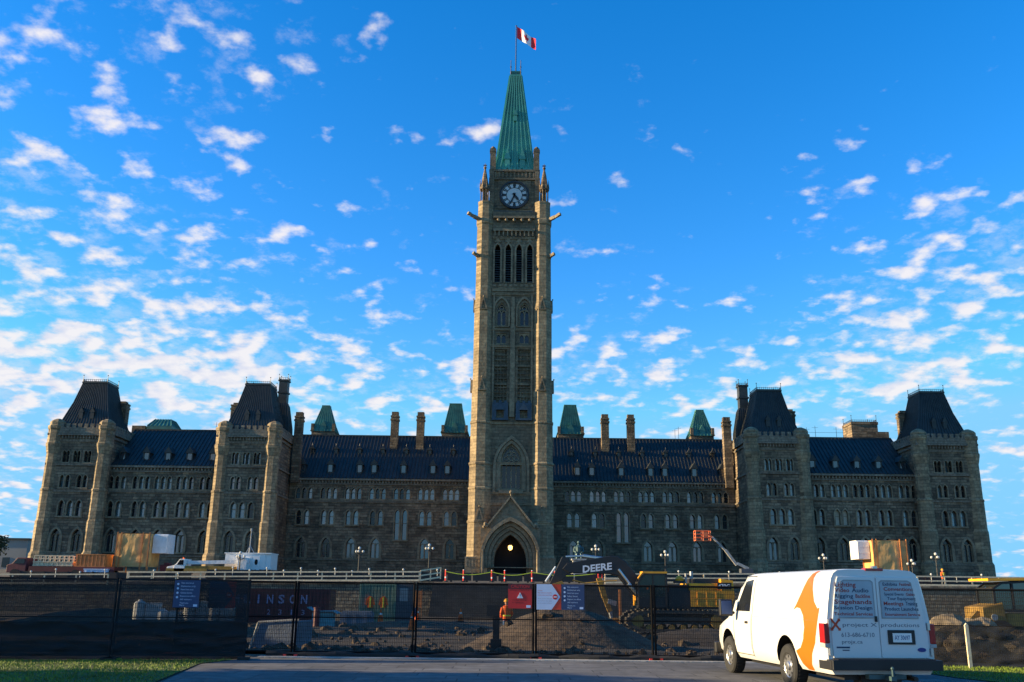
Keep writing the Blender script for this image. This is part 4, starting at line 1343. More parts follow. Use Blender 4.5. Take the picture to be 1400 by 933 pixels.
# pale storage box between wrapped scaffold and truck
m = MB(); m.box(0, 2.4, 0, 1.6, 0, 1.0); m.box(-0.05, 2.45, -0.05, 1.65, 1.0, 1.1)
for k in range(4): m.box(0.25+k*0.55, 0.3+k*0.55, -0.04, 0, 0.1, 0.95)
o = m.build('storage_box', BLUEL, loc=(-44.6, 97.6, 2.35)); o.location = (-43.9, 98.0, 2.4); tag(o, 'pale blue storage box left of the tan wrapped scaffold', 'box')
# red generator behind crane truck cab
m = MB(); m.box(0, 3.2, 0, 1.4, 0.2, 1.1); m.box(0.3, 0.9, 0.3, 1, 1.1, 1.3)
for x in (0.3, 2.6): m.box(x, x+0.3, 0.1, 1.3, 0, 0.2)
o = m.build('generator', PURPLE, loc=(-37.6, 102, 3.0), bevel=0.04); tag(o, 'red generator box behind the crane truck', 'generator')

# raised boom lift at the right
bl_ = thing('boom_lift', 'boom lift raising an orange basket before the right range', 'lift', (27.2, 110, 3.1))
m = MB(); m.box(-1.2, 1.8, -0.8, 0.8, 0.5, 1.0); m.box(-0.4, 1.0, -0.5, 0.5, 1.0, 1.5); m.build('chassis', SLATE, bl_, bevel=0.05)
for x in (-0.8, 1.3):
    q = MB(); q.cyl((x, -0.95, 0.42), (x, -0.65, 0.42), 0.42, n=14); q.cyl((x, 0.65, 0.42), (x, 0.95, 0.42), 0.42, n=14); q.build('wheel', RUBBER, bl_)
m = MB(); m.bar((0.6, 0, 1.5), (-0.7, 0, 2.1), 0.26, 0.32); m.bar((-0.75, 0, 1.9), (-2.0, 0, 3.6), 0.24, 0.3); m.bar((-1.8, 0, 3.35), (-3.5, 0, 5.1), 0.17, 0.2); m.build('boom', CONC, bl_)
m = MB()
bx0, bx1, bz = -5.5, -3.75, 4.6
m.box(bx0, bx1, -0.5, 0.5, bz, bz+0.08)
for x in (bx0, (bx0+bx1)/2, bx1):
    for y in (-0.5, 0.5): m.cyl((x, y, bz), (x, y, bz+1.15), 0.045, n=5)
for z in (0.4, 0.78, 1.15):
    for y in (-0.5, 0.5): m.cyl((bx0, y, bz+z), (bx1, y, bz+z), 0.05, n=5)
    for x in (bx0, bx1): m.cyl((x, -0.5, bz+z), (x, 0.5, bz+z), 0.05, n=5)
m.box(-4.6, -4.1, -0.56, -0.5, bz+0.45, bz+1.0)
m.bar((-3.75, 0, bz+0.5), (-3.3, 0, bz+0.45), 0.15, 0.2)
m.build('basket', BASKET, bl_)

# statue on pedestal right of the tower
sta = thing('statue', 'patinated bronze seated figure on a stone pedestal right of the clock tower', 'statue', (9.1, 124, 3.6))
m = MB(); m.box(-1.0, 1.0, -0.9, 0.9, 0, 0.5); m.box(-0.8, 0.8, -0.7, 0.7, 0.5, 2.2); m.box(-0.95, 0.95, -0.85, 0.85, 2.2, 2.4); m.build('pedestal', CONC, sta)
m = MB()
m.box(-0.45, 0.45, -0.1, 0.5, 2.4, 3.0)
m.lathe([(0.42, 2.9), (0.45, 3.3), (0.5, 3.85), (0.3, 4.1), (0.14, 4.2), (0.13, 4.3)], 10, (0, 0.15))
m.sph((0, 0.1, 4.5), 0.2, 10, (0.9, 1, 1.15))
for sx_ in (-1, 1):
    m.cyl((sx_*0.25, 0.1, 3.05), (sx_*0.28, -0.55, 3.0), 0.2, 0.17, 8); m.cyl((sx_*0.28, -0.5, 3.0), (sx_*0.28, -0.6, 2.4), 0.17, 0.13, 8)
    m.cyl((sx_*0.48, 0.15, 3.9), (sx_*0.62, 0, 3.4), 0.14, 0.11, 8); m.cyl((sx_*0.62, 0, 3.4), (sx_*0.35, -0.4, 3.2), 0.11, 0.09, 8)
m.build('figure', BRONZE, sta)

# ------------------------------------------------------------------ behind the fence: the dig
def heap(label, c, rx, ry, h, seed, m_=MOUND, cat='heap', name='earth_heap'):
    mb = MB()
    n, k = 48, 14
    vs = []
    for j in range(k+1):
        r = j/k
        for i in range(n):
            t = 2*PI*i/n
            prof = (0.5+0.5*math.cos(PI*min(1, r)))**0.85
            rr = r*(1+0.16*mnoise.noise((math.cos(t)*1.5, math.sin(t)*1.5, seed)))
            x, y = rx*rr*math.cos(t), ry*rr*math.sin(t)
            z = h*prof+0.10*h*mnoise.noise((x*1.3, y*1.3, seed))*(1-r*0.6)+0.05*mnoise.noise((x*4, y*4, seed))
            vs.append((x, y, z-0.12*r))
    fs = [(j*n+i, j*n+(i+1) % n, (j+1)*n+(i+1) % n, (j+1)*n+i) for j in range(k) for i in range(n)]
    mb.add(vs, fs)
    o = mb.build(name, m_, loc=c, smooth=True)
    return tag(o, label, cat)
heap('brown heap of gravelly earth behind the caution sign', (2.1, 34.5, -0.42), 4.7, 4.0, 1.55, 1.0)
heap('low dark earth heap under the excavator tracks', (8.0, 40, -0.5), 5.5, 4.0, 0.75, 5.0, DIRT)
heap('long low spoil bank behind the left screen', (-19, 46, -0.55), 10, 5, 1.2, 9.0)
heap('low spoil bank in front of the steps', (-6, 62, -0.75), 9, 5, 0.55, 12.0)
# boulders at right
for k, (x, y, z, r) in enumerate(((16.0, 36.5, 0.15, 0.42), (17.0, 37, 0.55, 0.6), (16.6, 35.5, -0.1, 0.5), (18.3, 37.5, 0.35, 0.7), (17.6, 35.8, -0.15, 0.45), (19.4, 37, 0.05, 0.55), (15.3, 36.2, -0.2, 0.4), (18.6, 35.4, -0.25, 0.4), (20.6, 36.6, -0.1, 0.55))):
    mb = MB()
    mb.sph((0, 0, 0), r, 18)
    rot = Matrix.Rotation(k*1.3+0.7, 3, Vector((1, 0.4*k-1, 0.5)).normalized())
    out = []
    for v in mb.v:
        u = Vector(v)/r
        q = r*(1+0.30*mnoise.noise(u*1.1+Vector((k*7, 0, 0)))+0.16*mnoise.noise(u*2.7+Vector((0, k*5, 0)))+0.06*mnoise.noise(u*7))
        w_ = rot @ (u*q)
        out.append((w_.x*1.15, w_.y, w_.z*0.8))
    mb.v = out
    o = mb.build('boulder', BOULDER, loc=(x, y, z))
    tag(o, ('small', 'large round', 'low front', 'tallest', 'squat', 'broad', 'leftmost', 'half buried front', 'rightmost')[k]+' brown boulder in the pile right of the van', 'boulder', 'boulders piled right of the van')
heap('bank of earth and rubble under the boulders right of the van', (18, 38.5, -0.45), 5.5, 3.2, 0.55, 4.0)

# containers
def container(name, label, loc, L, H, D, m_, group=None):
    t = thing(name, label, 'container', loc)
    m = MB()
    m.box(0, L, 0.05, D, 0.12, H-0.1)
    n = int(L/0.28)
    for i in range(n):
        x = 0.12+(L-0.24)*i/n
        m.box(x, x+0.14, 0.0, 0.05, 0.15, H-0.13)
    m.box(0, L, -0.03, D+0.03, H-0.12, H); m.box(0, L, -0.03, D+0.03, 0, 0.14)
    for x in (0, L-0.12): m.box(x, x+0.12, -0.04, 0.05, 0, H)
    m.build('body', m_, t)
    return t
c1 = container('shipping_container', 'dark red container lettered TOMLINSON behind the fence', (-22.1, 70, -0.75), 9.0, 2.45, 2.4, RUSTR)
m = MB()
for k, ch_ in enumerate('TOMLINSON'): m.text(ch_, lambda u, v, w, k=k: (0.48+k*0.83+u, -0.05, 1.42+v), 0.14 if ch_ == 'I' else 0.46, 0.58, bold=0.03)
for k, ch_ in enumerate('2313'): m.text(ch_, lambda u, v, w, k=k: (4.6+k*0.83+u, -0.05, 0.62+v), 0.25 if ch_ != '1' else 0.1, 0.36)
m.build('lettering', LETB, c1)
c2 = container('shipping_container', 'pale green ribbed container standing by the stone wall', (-11.9, 76, -0.75), 2.9, 2.95, 2.4, GREENC)
m = MB(); m.box(2.9, 4.2, 0.1, 2.3, 0, 2.9); m.box(2.95, 4.15, 0.05, 0.1, 0.1, 2.85); o = m.build('door', SLATE, c2)
q = MB(); q.box(3.2, 3.85, 0.02, 0.05, 1.6, 2.6); q.build('panel', STEEL, o)
# orange sheet shelter by the wall
m = MB(); m.box(0, 1.15, 0, 0.08, 0.9, 2.4); m.box(-0.05, 0, -0.02, 0.1, 0, 2.5); m.box(1.15, 1.2, -0.02, 0.1, 0, 2.5)
o = m.build('orange_panel', ORC, loc=(-9.2, 88, -0.7)); tag(o, 'orange sheet panel on posts leaning by the sunlit stone wall', 'panel')
m = MB(); m.box(0, 1.4, 0, 1, 0, 0.95); m.box(-0.04, 1.44, -0.04, 1.04, 0.95, 1.02); m.box(0.2, 1.2, -0.03, 0, 0.2, 0.8)
o = m.build('site_box', BLUEC, loc=(-9.2, 80, -0.75)); tag(o, 'navy blue site box below the orange sheet panel', 'box')
m = MB(); m.box(0, 2.2, 0, 1.2, 0, 0.9); m.box(0.1, 2.1, 0.1, 1.1, 0.9, 1.0)
for x in (0.2, 0.9, 1.6): m.box(x, x+0.25, -0.04, 0, 0.1, 0.8)
o = m.build('site_box', CONCD, loc=(-11.6, 66, -0.75)); tag(o, 'grey blue site box in front of the green container', 'box')
m = MB()
pts = [(0, 0, 1.3), (0.5, 0, 1.05), (1.6, 0, 1.1), (1.9, 0, 0.95)]
for a, b in zip(pts, pts[1:]): m.bar(a, b, 1.2, 0.06)
m.box(0.3, 1.6, -0.4, 0.4, 0.0, 1.0)
o = m.build('covered_pallet', CYAN, loc=(-12.5, 60, -0.72)); tag(o, 'pallet under a cyan sheet right of the red container', 'pallet')
m = MB(); m.cyl((0, 0, 0), (0, 0, 1.25), 0.2, n=10); m.cyl((0, 0, 1.25), (0, 0, 1.32), 0.22, n=10); m.cyl((0, 0, 0.5), (0, 0, 0.54), 0.215, n=10)
o = m.build('rusty_barrel', PURPLE, loc=(-11.6, 58, -0.7)); tag(o, 'rusty upright pipe barrel right of the cyan sheet', 'barrel')
# grey tarpaulined block near the fence
bk = thing('concrete_barrier', 'grey blue sheeted concrete block with pale edge close behind the fence', 'barrier', (-7.6, 32, -0.3), R(-8))
m = MB(); m.extr([[(-0.95, 0), (0.62, 0), (0.66, 0.92), (-0.72, 0.82)]], XZ(0), 0, 1.4); m.build('block', CONCD, bk, bevel=0.04)
m = MB(); m.tube([(-0.98, -0.03, 0), (-0.74, -0.03, 0.86), (0.66, -0.03, 0.96)], 0.035, 5); m.build('edge', CONC, bk)
# white jugs and bins behind left screen
for k, (px, lab) in enumerate(((-15.4, 'leftmost tall white drum'), (-14.4, 'short white drum'), (-13.3, 'middle tall white drum'), (-12.3, 'rightmost white drum'))):
    m = MB(); h = (0.75, 0.4, 0.85, 0.6)[k]
    m.lathe([(0.22, 0), (0.24, 0.05), (0.24, h-0.1), (0.18, h-0.03), (0.09, h), (0.09, h+0.06)], 12)
    m.box(0.3, 0.8, -0.1, 0.4, 0, h*0.9)
    o = m.build('white_drum', WTARP, loc=(px, 40, 0.35)); tag(o, lab+' on the spoil behind the left screen', 'drum', 'white drums behind the screen')
# cones
cn = thing('traffic_cone', 'orange traffic cone at the foot of the stone wall', 'cone', (-9.6, 72, -0.72), 0, 'orange traffic cones')
m = MB(); m.lathe([(0.24, 0.05), (0.17, 0.45), (0.12, 0.62)], 10); m.lathe([(0.1, 0.75), (0.05, 1.0), (0.045, 1.02)], 10); m.build('cone', HIVIS, cn)
m = MB(); m.lathe([(0.125, 0.62), (0.095, 0.75)], 10); m.build('band', WHITEP, cn)
m = MB(); m.box(-0.28, 0.28, -0.28, 0.28, 0, 0.06); m.build('foot', RUBBER, cn)
dup(cn, (-3.9, 78, -0.72), None, 'orange traffic cone before the middle of the stone steps')
dup(cn, (-7.6, 80, -0.72), None, 'orange traffic cone at the left end of the stone steps')
dup(cn, (-5.2, 52, -0.45), None, 'orange traffic cone nearest the fence, left of the worker')
# hi-vis jackets hung on green container
for k, x in enumerate((-11.0, -9.95)):
    m = MB()
    m.extr([[(-0.22, 0), (0.22, 0), (0.2, 0.75), (0.1, 0.85), (-0.1, 0.85), (-0.2, 0.75)]], XZ(0), 0, 0.1); m.cur = 1
    m.box(-0.06, 0.06, -0.02, 0.0, 0, 0.8); m.cur = 0
    m.bar((-0.2, 0.05, 0.75), (-0.32, 0.05, 0.2), 0.1, 0.12); m.bar((0.2, 0.05, 0.75), (0.32, 0.05, 0.2), 0.1, 0.12)
    o = m.build('safety_jacket', [HIVIS, HIVY], loc=(x, 75.8, 0.35)); tag(o, ('left', 'right')[k]+' orange safety jacket hanging on the green container', 'jacket', 'safety jackets')

# person in hi-vis
def worker(label, loc, rz, pants):
    t = thing('person', label, 'person', loc, rz)
    me = bpy.data.meshes.new('body')
    V_ = [(0, 0, 0.95), (0, 0, 1.18), (0, -0.01, 1.42), (0, 0, 1.53), (0, -0.02, 1.60),
          (0.1, 0, 0.88), (0.13, -0.03, 0.48), (0.13, 0.02, 0.09), (0.13, -0.13, 0.05),
          (-0.1, 0, 0.88), (-0.12, 0.05, 0.48), (-0.13, 0.08, 0.09), (-0.13, -0.07, 0.05),
          (0.2, 0, 1.42), (0.27, -0.02, 1.15), (0.2, -0.2, 1.0), (0.14, -0.28, 1.0),
          (-0.2, 0, 1.42), (-0.28, -0.02, 1.15), (-0.22, -0.18, 0.98), (-0.15, -0.27, 0.98)]
    E_ = [(0, 1), (1, 2), (2, 3), (3, 4), (0, 5), (5, 6), (6, 7), (7, 8), (0, 9), (9, 10), (10, 11), (11, 12), (2, 13), (13, 14), (14, 15), (15, 16), (2, 17), (17, 18), (18, 19), (19, 20)]
    RD = [.14, .14, .16, .06, .06, .1, .075, .055, .04, .1, .075, .055, .04, .075, .055, .042, .035, .075, .055, .042, .035]
    me.from_pydata(V_, E_, [])
    o = bpy.data.objects.new('body', me); COL.objects.link(o); o.parent = t
    sm = o.modifiers.new('skin', 'SKIN'); sm.use_smooth_shade = True
    for i, r in enumerate(RD): me.skin_vertices[0].data[i].radius = (r, r*0.85)
    me.skin_vertices[0].data[0].use_root = True
    ss = o.modifiers.new('sub', 'SUBSURF'); ss.levels = 1; ss.render_levels = 2
    me.materials.append(pants)
    m = MB(); m.lathe([(0.17, 0.86), (0.2, 0.95), (0.2, 1.2), (0.235, 1.4), (0.2, 1.5), (0.08, 1.55)], 14); m.v = [(x, y*0.72, z) for x, y, z in m.v]
    for sx_ in (-1, 1):
        m.cyl((sx_*0.2, 0, 1.44), (sx_*0.275, -0.02, 1.14), 0.085, 0.07, 8); m.cyl((sx_*0.275, -0.02, 1.15), (sx_*0.21, -0.19, 1.0), 0.068, 0.055, 8)
    m.build('jacket', HIVIS, t, smooth=True)
    m = MB(); m.lathe([(0.205, 1.06), (0.205, 1.12)], 14); m.v = [(x, y*0.74, z) for x, y, z in m.v]
    for sx_ in (-1, 1): m.box(sx_*0.11-0.03, sx_*0.11+0.03, -0.165, -0.14, 1.1, 1.48)
    m.build('reflective_band', HIVY, t)
    m = MB(); m.sph((0, -0.02, 1.67), 0.105, 12, (0.88, 1, 1.15)); m.sph((0, -0.12, 1.65), 0.025, 6); m.sph((0.09, -0.02, 1.66), 0.025, 6); m.sph((-0.09, -0.02, 1.66), 0.025, 6); m.build('head', SKIN, t, smooth=True)
    m = MB(); m.lathe([(0.15, 1.71), (0.13, 1.73), (0.125, 1.78), (0.09, 1.84), (0.02, 1.86)], 12, (0, -0.01)); m.build('hard_hat', YEL, t, smooth=True)
worker('worker in orange hi-vis jacket and blue jeans standing beside the caution sign', (-0.1, 45, -0.52), R(200), JEAN)
worker('worker in orange jacket and dark trousers by the right terrace rail', (43.9, 96, 2.6), R(30), SLATE)
# dark timber post with a board seen from behind, beside the worker
sg = thing('sign_post', 'dark timber post with a small black board beside the worker', 'sign', (-0.36, 28, 0.0))
m = MB(); m.box(-0.1, 0.1, -0.06, 0.06, -0.3, 1.15); m.box(-0.16, 0.16, -0.14, 0.14, -0.3, 0.3); m.build('post', BLACKP, sg)
m = MB(); m.box(-0.28, 0.1, -0.09, -0.06, 0.93, 1.25); m.build('board', BLACKP, sg)

# ------------------------------------------------------------------ excavators
def excavator(label, loc, rz, boom=True, number=False, big=True):
    t = thing('excavator', label, 'excavator', loc, rz)
    # faces -x; tracks along x
    for y in (-1.35, 1.35):
        m = MB()
        prof = [(-2.3, 0.12), (-2.0, 0.0), (2.0, 0.0), (2.45, 0.15), (2.65, 0.55), (2.45, 0.95), (2.0, 1.1), (-1.6, 1.1), (-2.35, 0.95), (-2.7, 0.6), (-2.6, 0.3)]
        inner = [(x*0.9, 0.55+(z-0.55)*0.72) for x, z in prof]
        m.extr([prof, inner], XZ(y), -0.33, 0.33)
        n = len(prof)
        for i in range(n):
            a, b = Vector((prof[i][0], 0, prof[i][1])), Vector((prof[(i+1) % n][0], 0, prof[(i+1) % n][1]))
            L = (b-a).length; kk = max(1, int(L/0.24))
            for j in range(kk):
                p = a.lerp(b, (j+.5)/kk); c = Vector((0, 0, 0.55)); d = (p-c); d.normalize()
                q = p+d*0.03
                m.cb((q.x, y, q.z), (0.08, 0.7, 0.08))
        m.box(-1.9, 1.9, y-0.22, y+0.22, 0.4, 0.75)
        tr = m.build('track', TRACK, t)
        q = MB()
        for x, r in ((-2.15, 0.38), (2.12, 0.38)): q.cyl((x, y-0.3, 0.55), (x, y+0.3, 0.55), r, n=14)
        for k in range(6): q.cyl((-1.5+k*0.6, y-0.28, 0.22), (-1.5+k*0.6, y+0.28, 0.22), 0.15, n=10)
        q.build('sprocket', YELD, tr)
    m = MB(); m.box(-1.4, 1.4, -1.0, 1.0, 0.5, 1.0); m.cyl((0, 0, 1.0), (0, 0, 1.3), 0.85, n=16); m.build('undercarriage', TRACK, t)
    m = MB()
    m.box(0.75, 2.4, -1.5, 1.5, 1.3, 2.15)
    m.extr([[(2.4, 1.35), (2.95, 1.45), (3.1, 1.8), (3.05, 2.65), (2.4, 2.75)]], XZ(0), -1.5, 1.5)
    m.box(-1.9, -0.4, 0.4, 1.5, 1.3, 2.1)
    m.box(0.75, 2.4, -1.3, 1.4, 2.15, 2.5)
    for k in range(3): m.box(1.1+k*0.5, 1.12+k*0.5, -1.52, -1.5, 1.4, 2.05)
    m.box(0.75, 2.4, -1.525, -1.5, 1.7, 1.74)
    body = m.build('house', YEL, t, bevel=0.05)
    m = MB(); m.box(-2.0, 2.9, -1.35, 1.35, 1.18, 1.3); m.box(-0.4, 0.75, -1.45, 1.4, 1.3, 2.1); m.box(-0.3, 0.7, -1.2, 1.3, 2.1, 2.42); m.box(1.1, 2.6, -1.0, 1.2, 2.5, 2.75); m.box(0.0, 0.6, -1.2, -0.7, 2.5, 2.62); m.box(2.2, 2.95, -1.515, -1.5, 2.2, 2.55); m.build('deck', BLACKP, t)
    m = MB(); m.cyl((1.2, 0.4, 2.7), (1.2, 0.4, 3.15), 0.09, n=8); m.cyl((0.6, -1.2, 2.5), (0.6, -1.2, 3.0), 0.05, n=6); m.build('exhaust', STEEL, t)
    q = MB(); q.lathe([(0.22, 2.62), (0.24, 2.72), (0.15, 2.85), (0.03, 2.9)], 10, (0.3, -0.95)); q.build('air_cap', YEL, t)
    # cab on the near side
    m = MB()
    fr = [(-1.95, 1.3), (-0.5, 1.3), (-0.5, 2.95), (-1.65, 2.95), (-1.98, 2.5)]
    for y in (-1.5, -0.5):
        k = len(fr)
        for i in range(k): m.bar((fr[i][0], y, fr[i][1]), (fr[(i+1) % k][0], y, fr[(i+1) % k][1]), 0.09, 0.09)
    for x, z in ((-0.5, 2.95), (-1.65, 2.95), (-1.98, 2.5), (-0.5, 1.3), (-1.95, 1.3)): m.bar((x, -1.5, z), (x, -0.5, z), 0.09, 0.09)
    m.bar((-1.2, -1.5, 1.3), (-1.2, -1.5, 2.95), 0.07, 0.07)
    m.box(-1.95, -0.5, -1.47, -0.5, 1.3, 1.75)
    cab = m.build('cab', BLACKP, t)
    q = MB(); q.extr([[(-1.9, 1.75), (-0.54, 1.75), (-0.54, 2.9), (-1.63, 2.9), (-1.93, 2.48)]], XZ(0), -1.47, -0.53); q.build('window', GLASSD, cab)
    q = MB(); q.box(-1.75, -0.45, -1.55, -0.45, 2.98, 3.08); q.tube([(-1.75, -1.5, 3.02), (-2.0, -1.5, 2.7)], 0.05, 6); q.build('cab_roof', YEL, cab)
    if number:
        q = MB(); q.text('470G', lambda u, v, w: (2.55+u, -1.53, 2.27+v), 0.62, 0.2, bold=0.02); q.build('model_number', LETW, body)
    if boom:
        m = MB()
        bo = [(-1.6, 1.6), (-1.25, 2.05), (-2.45, 3.6), (-2.9, 3.9), (-3.3, 3.92), (-5.7, 3.5), (-5.95, 3.2), (-5.6, 2.98), (-3.3, 2.95), (-2.9, 2.85), (-2.2, 1.95)]
        m.extr([bo], XZ(0), -0.32, 0.32)
        bobj = m.build('boom', BLACKP, t, bevel=0.03)
        q = MB()
        q.text('DEERE', lambda u, v, w: (-4.05+u*math.cos(0.12), -0.335, 3.1+v+u*math.sin(0.12)), 1.6, 0.36, bold=0.03)
        q.build('lettering', LETW, bobj)
        m = MB(); st_ = [(-5.55, 3.75), (-5.95, 3.85), (-6.75, 2.2), (-6.8, 1.95), (-6.5, 1.95), (-5.6, 3.0)]
        m.extr([st_], XZ(0), -0.24, 0.24); m.build('stick', BLACKP, t, bevel=0.02)
        m = MB()
        bk_ = [(-6.9, 2.25), (-6.0, 2.55), (-5.75, 2.2), (-5.85, 1.6), (-6.3, 1.15), (-6.75, 1.0)]
        m.extr([bk_], XZ(0), -0.8, 0.8)
        for k in range(5): m.cb((-6.75, -0.66+k*0.33, 0.95), (0.1, 0.12, 0.3))
        m.build('bucket', YELD, t)
        m = MB()
        for y in (-0.42, 0.42): m.cyl((-1.95, y, 1.95), (-2.4, y, 2.45), 0.1, n=8); m.cyl((-1.75, y, 1.7), (-2.9, y, 3.2), 0.065, n=8)
        m.cyl((-3.3, 0, 3.72), (-4.8, 0, 3.9), 0.1, n=8); m.cyl((-4.8, 0, 3.9), (-5.75, 0, 3.85), 0.06, n=8)
        m.cyl((-6.3, 0, 3.3), (-6.85, 0, 2.5), 0.07, n=8)
        m.build('hydraulic_cylinder', CHROME, t)
        m = MB(); m.tube([(-3.0, -0.35, 2.6), (-3.8, -0.36, 2.55), (-4.7, -0.36, 2.45), (-5.4, -0.36, 2.6)], 0.035, 5); m.build('hose', YELD, t)
        m = MB(); m.sph((-1.75, -1.3, 2.25), 0.14, 8); m.sph((-1.5, -1.35, 2.2), 0.15, 8); m.build('work_light', HIVIS, cab)
    return t
excavator('large yellow excavator with a long black boom over the earth heap', (8.85, 52, -0.30), 0, True, True)

# right-hand machine: yellow wheel excavator / loader, only its near part in frame
ld = thing('wheel_loader', 'yellow loader with a dark glazed cab at the right edge', 'loader', (21.6, 40, -0.5), 0)
m = MB()
m.extr([[(-1.9, 0.95), (-1.9, 1.75), (-1.0, 1.95), (-0.9, 0.75), (-1.5, 0.7)]], XZ(0), -0.2, 1.4)
m.extr([[(-0.9, 0.8), (-0.9, 1.5), (0.9, 1.5), (0.9, 0.9)]], XZ(0), -0.15, 1.4)
m.extr([[(0.9, 0.8), (0.9, 1.8), (3.0, 1.75), (3.0, 0.8)]], XZ(0), -0.2, 1.4)
hb = m.build('body', YELD, ld, bevel=0.05)
q = MB(); q.cyl((-1.45, -0.26, 1.35), (-1.45, -0.2, 1.35), 0.13, n=14); q.build('cap', STEEL, hb)
m = MB()
fr = [(-1.3, 1.6), (0.95, 1.6), (0.95, 2.7), (0.6, 2.82), (-0.95, 2.72), (-1.3, 2.5)]
for y in (-0.1, 1.3):
    for i in range(6): m.bar((fr[i][0], y, fr[i][1]), (fr[(i+1) % 6][0], y, fr[(i+1) % 6][1]), 0.08, 0.08)
for x in (-0.5, 0.25): m.bar((x, -0.1, 1.6), (x, -0.1, 2.75), 0.07, 0.07)
for x, z in fr: m.bar((x, -0.1, z), (x, 1.3, z), 0.08, 0.08)
cb_ = m.build('cab', BLACKP, ld)
q = MB(); q.extr([[(-1.26, 1.65), (0.9, 1.65), (0.9, 2.68), (0.58, 2.78), (-0.93, 2.68), (-1.26, 2.47)]], XZ(0), -0.06, 1.26); q.build('window', GLASS, cb_)
q = MB(); q.bar((-1.55, 0.6, 2.86), (1.3, 0.6, 2.92), 1.7, 0.1); q.build('cab_roof', YEL, cb_)
for x in (-1.25, 2.1):
    q = MB(); q.cyl((x, -0.3, 0.62), (x, 0.15, 0.62), 0.62, n=20); q.cyl((x, 1.1, 0.62), (x, 1.5, 0.62), 0.62, n=20); wv = q.build('wheel', RUBBER, ld)
    q = MB(); q.cyl((x, -0.33, 0.62), (x, -0.28, 0.62), 0.3, n=14); q.build('rim', YELD, wv)
m = MB(); m.bar((-1.9, 0.2, 1.5), (-2.6, 0.2, 0.8), 0.3, 0.3); m.bar((-2.6, 0.2, 0.85), (-3.3, 0.2, 0.25), 0.25, 0.25); m.build('arm', YELD, ld)

pd = thing('drill_rig', 'small tan ground drill leaning in front of the steps, left of the excavator cab', 'drill', (6.2, 62, -0.6))
m = MB(); m.bar((-0.35, 0, 3.2), (0.0, 0, 2.0), 0.34, 0.4); m.bar((0.0, 0, 2.0), (0.35, 0, 1.1), 0.26, 0.3); m.build('mast', YELD, pd)
m = MB(); m.bar((0.2, -0.1, 1.75), (0.75, -0.1, 1.6), 0.24, 0.3); m.cyl((0.35, 0, 1.15), (0.5, 0, 0.05), 0.13, 0.05, 8); m.build('drill_bit', STEEL, pd)
m = MB(); m.box(0.2, 1.1, -0.3, 0.4, 0.0, 0.7); m.build('base', YELD, pd, bevel=0.05)
m = MB(); m.box(-0.07, 0.07, -0.05, 0.05, -0.2, 2.5)
tag(m.build('marker_post', ORC, loc=(7.15, 61.5, -0.6)), 'upright orange marker post beside the tan ground drill', 'post')
# ------------------------------------------------------------------ temporary fence
def fence_panel(label, a, b, fabric=None, low=False, zt=1.83):
    a, b = Vector(a), Vector(b)
    d = b-a; L = d.length-0.012; ang = math.atan2(d.y, d.x)
    t = thing('fence_panel', label, 'fence panel', (a.x, a.y, 0), ang, 'temporary fence panels')
    m = MB()
    for x in (0.03, L-0.03): m.cyl((x, 0, 0.02), (x, 0, zt), 0.03, n=8)
    for z in (0.12, 0.95, zt-0.03): m.cyl((0.03, 0, z), (L-0.03, 0, z), 0.024 if z != 0.95 else 0.016, n=6)
    m.build('frame', TUBE, t)
    m = MB(); m.add([(0.03, 0.006, 0.12), (L-0.03, 0.006, 0.12), (L-0.03, 0.006, zt-0.03), (0.03, 0.006, zt-0.03)], [(0, 1, 2, 3)])
    m.build('wire_mesh', WIRE, t)
    m = MB()
    for x in (0.03, L-0.03): m.box(x-0.13, x+0.13, -0.3, 0.3, 0.0, 0.07)
    m.build('foot', REDP if not fabric else RUBBER, t)
    if fabric:
        z1 = zt-0.02 if not low else 0.95
        def sheet(mt, z1, y, amp):
            m = MB(); n, k = 40, 16
            vs = []
            for j in range(k+1):
                for i in range(n+1):
                    u, v = i/n, j/k
                    yy = y-amp*abs(mnoise.noise((u*6+a.x+v*2.0, v*5-u*3, 1)))
                    vs.append((0.0+u*L, yy, 0.02+v*(z1-0.02)))
            m.add(vs, [(j*(n+1)+i, j*(n+1)+i+1, (j+1)*(n+1)+i+1, (j+1)*(n+1)+i) for j in range(k) for i in range(n)])
            m.build('privacy_screen', mt, t, smooth=True)
        sheet(fabric, z1, -0.035, 0.10)
        if not low: sheet(SCREEN, 0.85, -0.06, 0.10)
    return t
FY = 24.24
names = ['mesh fence panel left of the red container lettering', 'mesh fence panel in front of the green container', 'mesh fence panel carrying the red caution sign', 'mesh fence panel carrying the white arrow sign', 'mesh fence panel in front of the excavator tracks', 'mesh fence panel half hidden behind the white van']
names[0] = 'mesh fence panel in front of the grey concrete block'
xs_ = [-8.4, -5.38, -2.36, 0.66, 3.66, 6.66, 9.66]
for i, nm in enumerate(names):
    fence_panel('black '+nm, (xs_[i], FY if i < 5 else FY-0.02), (xs_[i+1], FY if i < 5 else 23.6))
fence_panel('black fence panel with a low dark skirt right of the van, behind the stake', (9.66, 23.6), (12.6, 23.0), SCREEN, True)
fence_panel('black fence panel with a low dark skirt at the right edge', (12.6, 23.0), (15.5, 22.4), SCREEN, True)
lp = [(-6.2, 22.95), (-9.14, 22.35), (-12.08, 21.75), (-15.0, 21.15)]
labs = ['black screened fence panel carrying the blue notice left of the path', 'black screened fence panel on the lawn with the drums behind', 'black screened fence panel at the left edge of the lawn']
for i in range(3): fence_panel(labs[i], lp[i+1], lp[i], SCREENL)
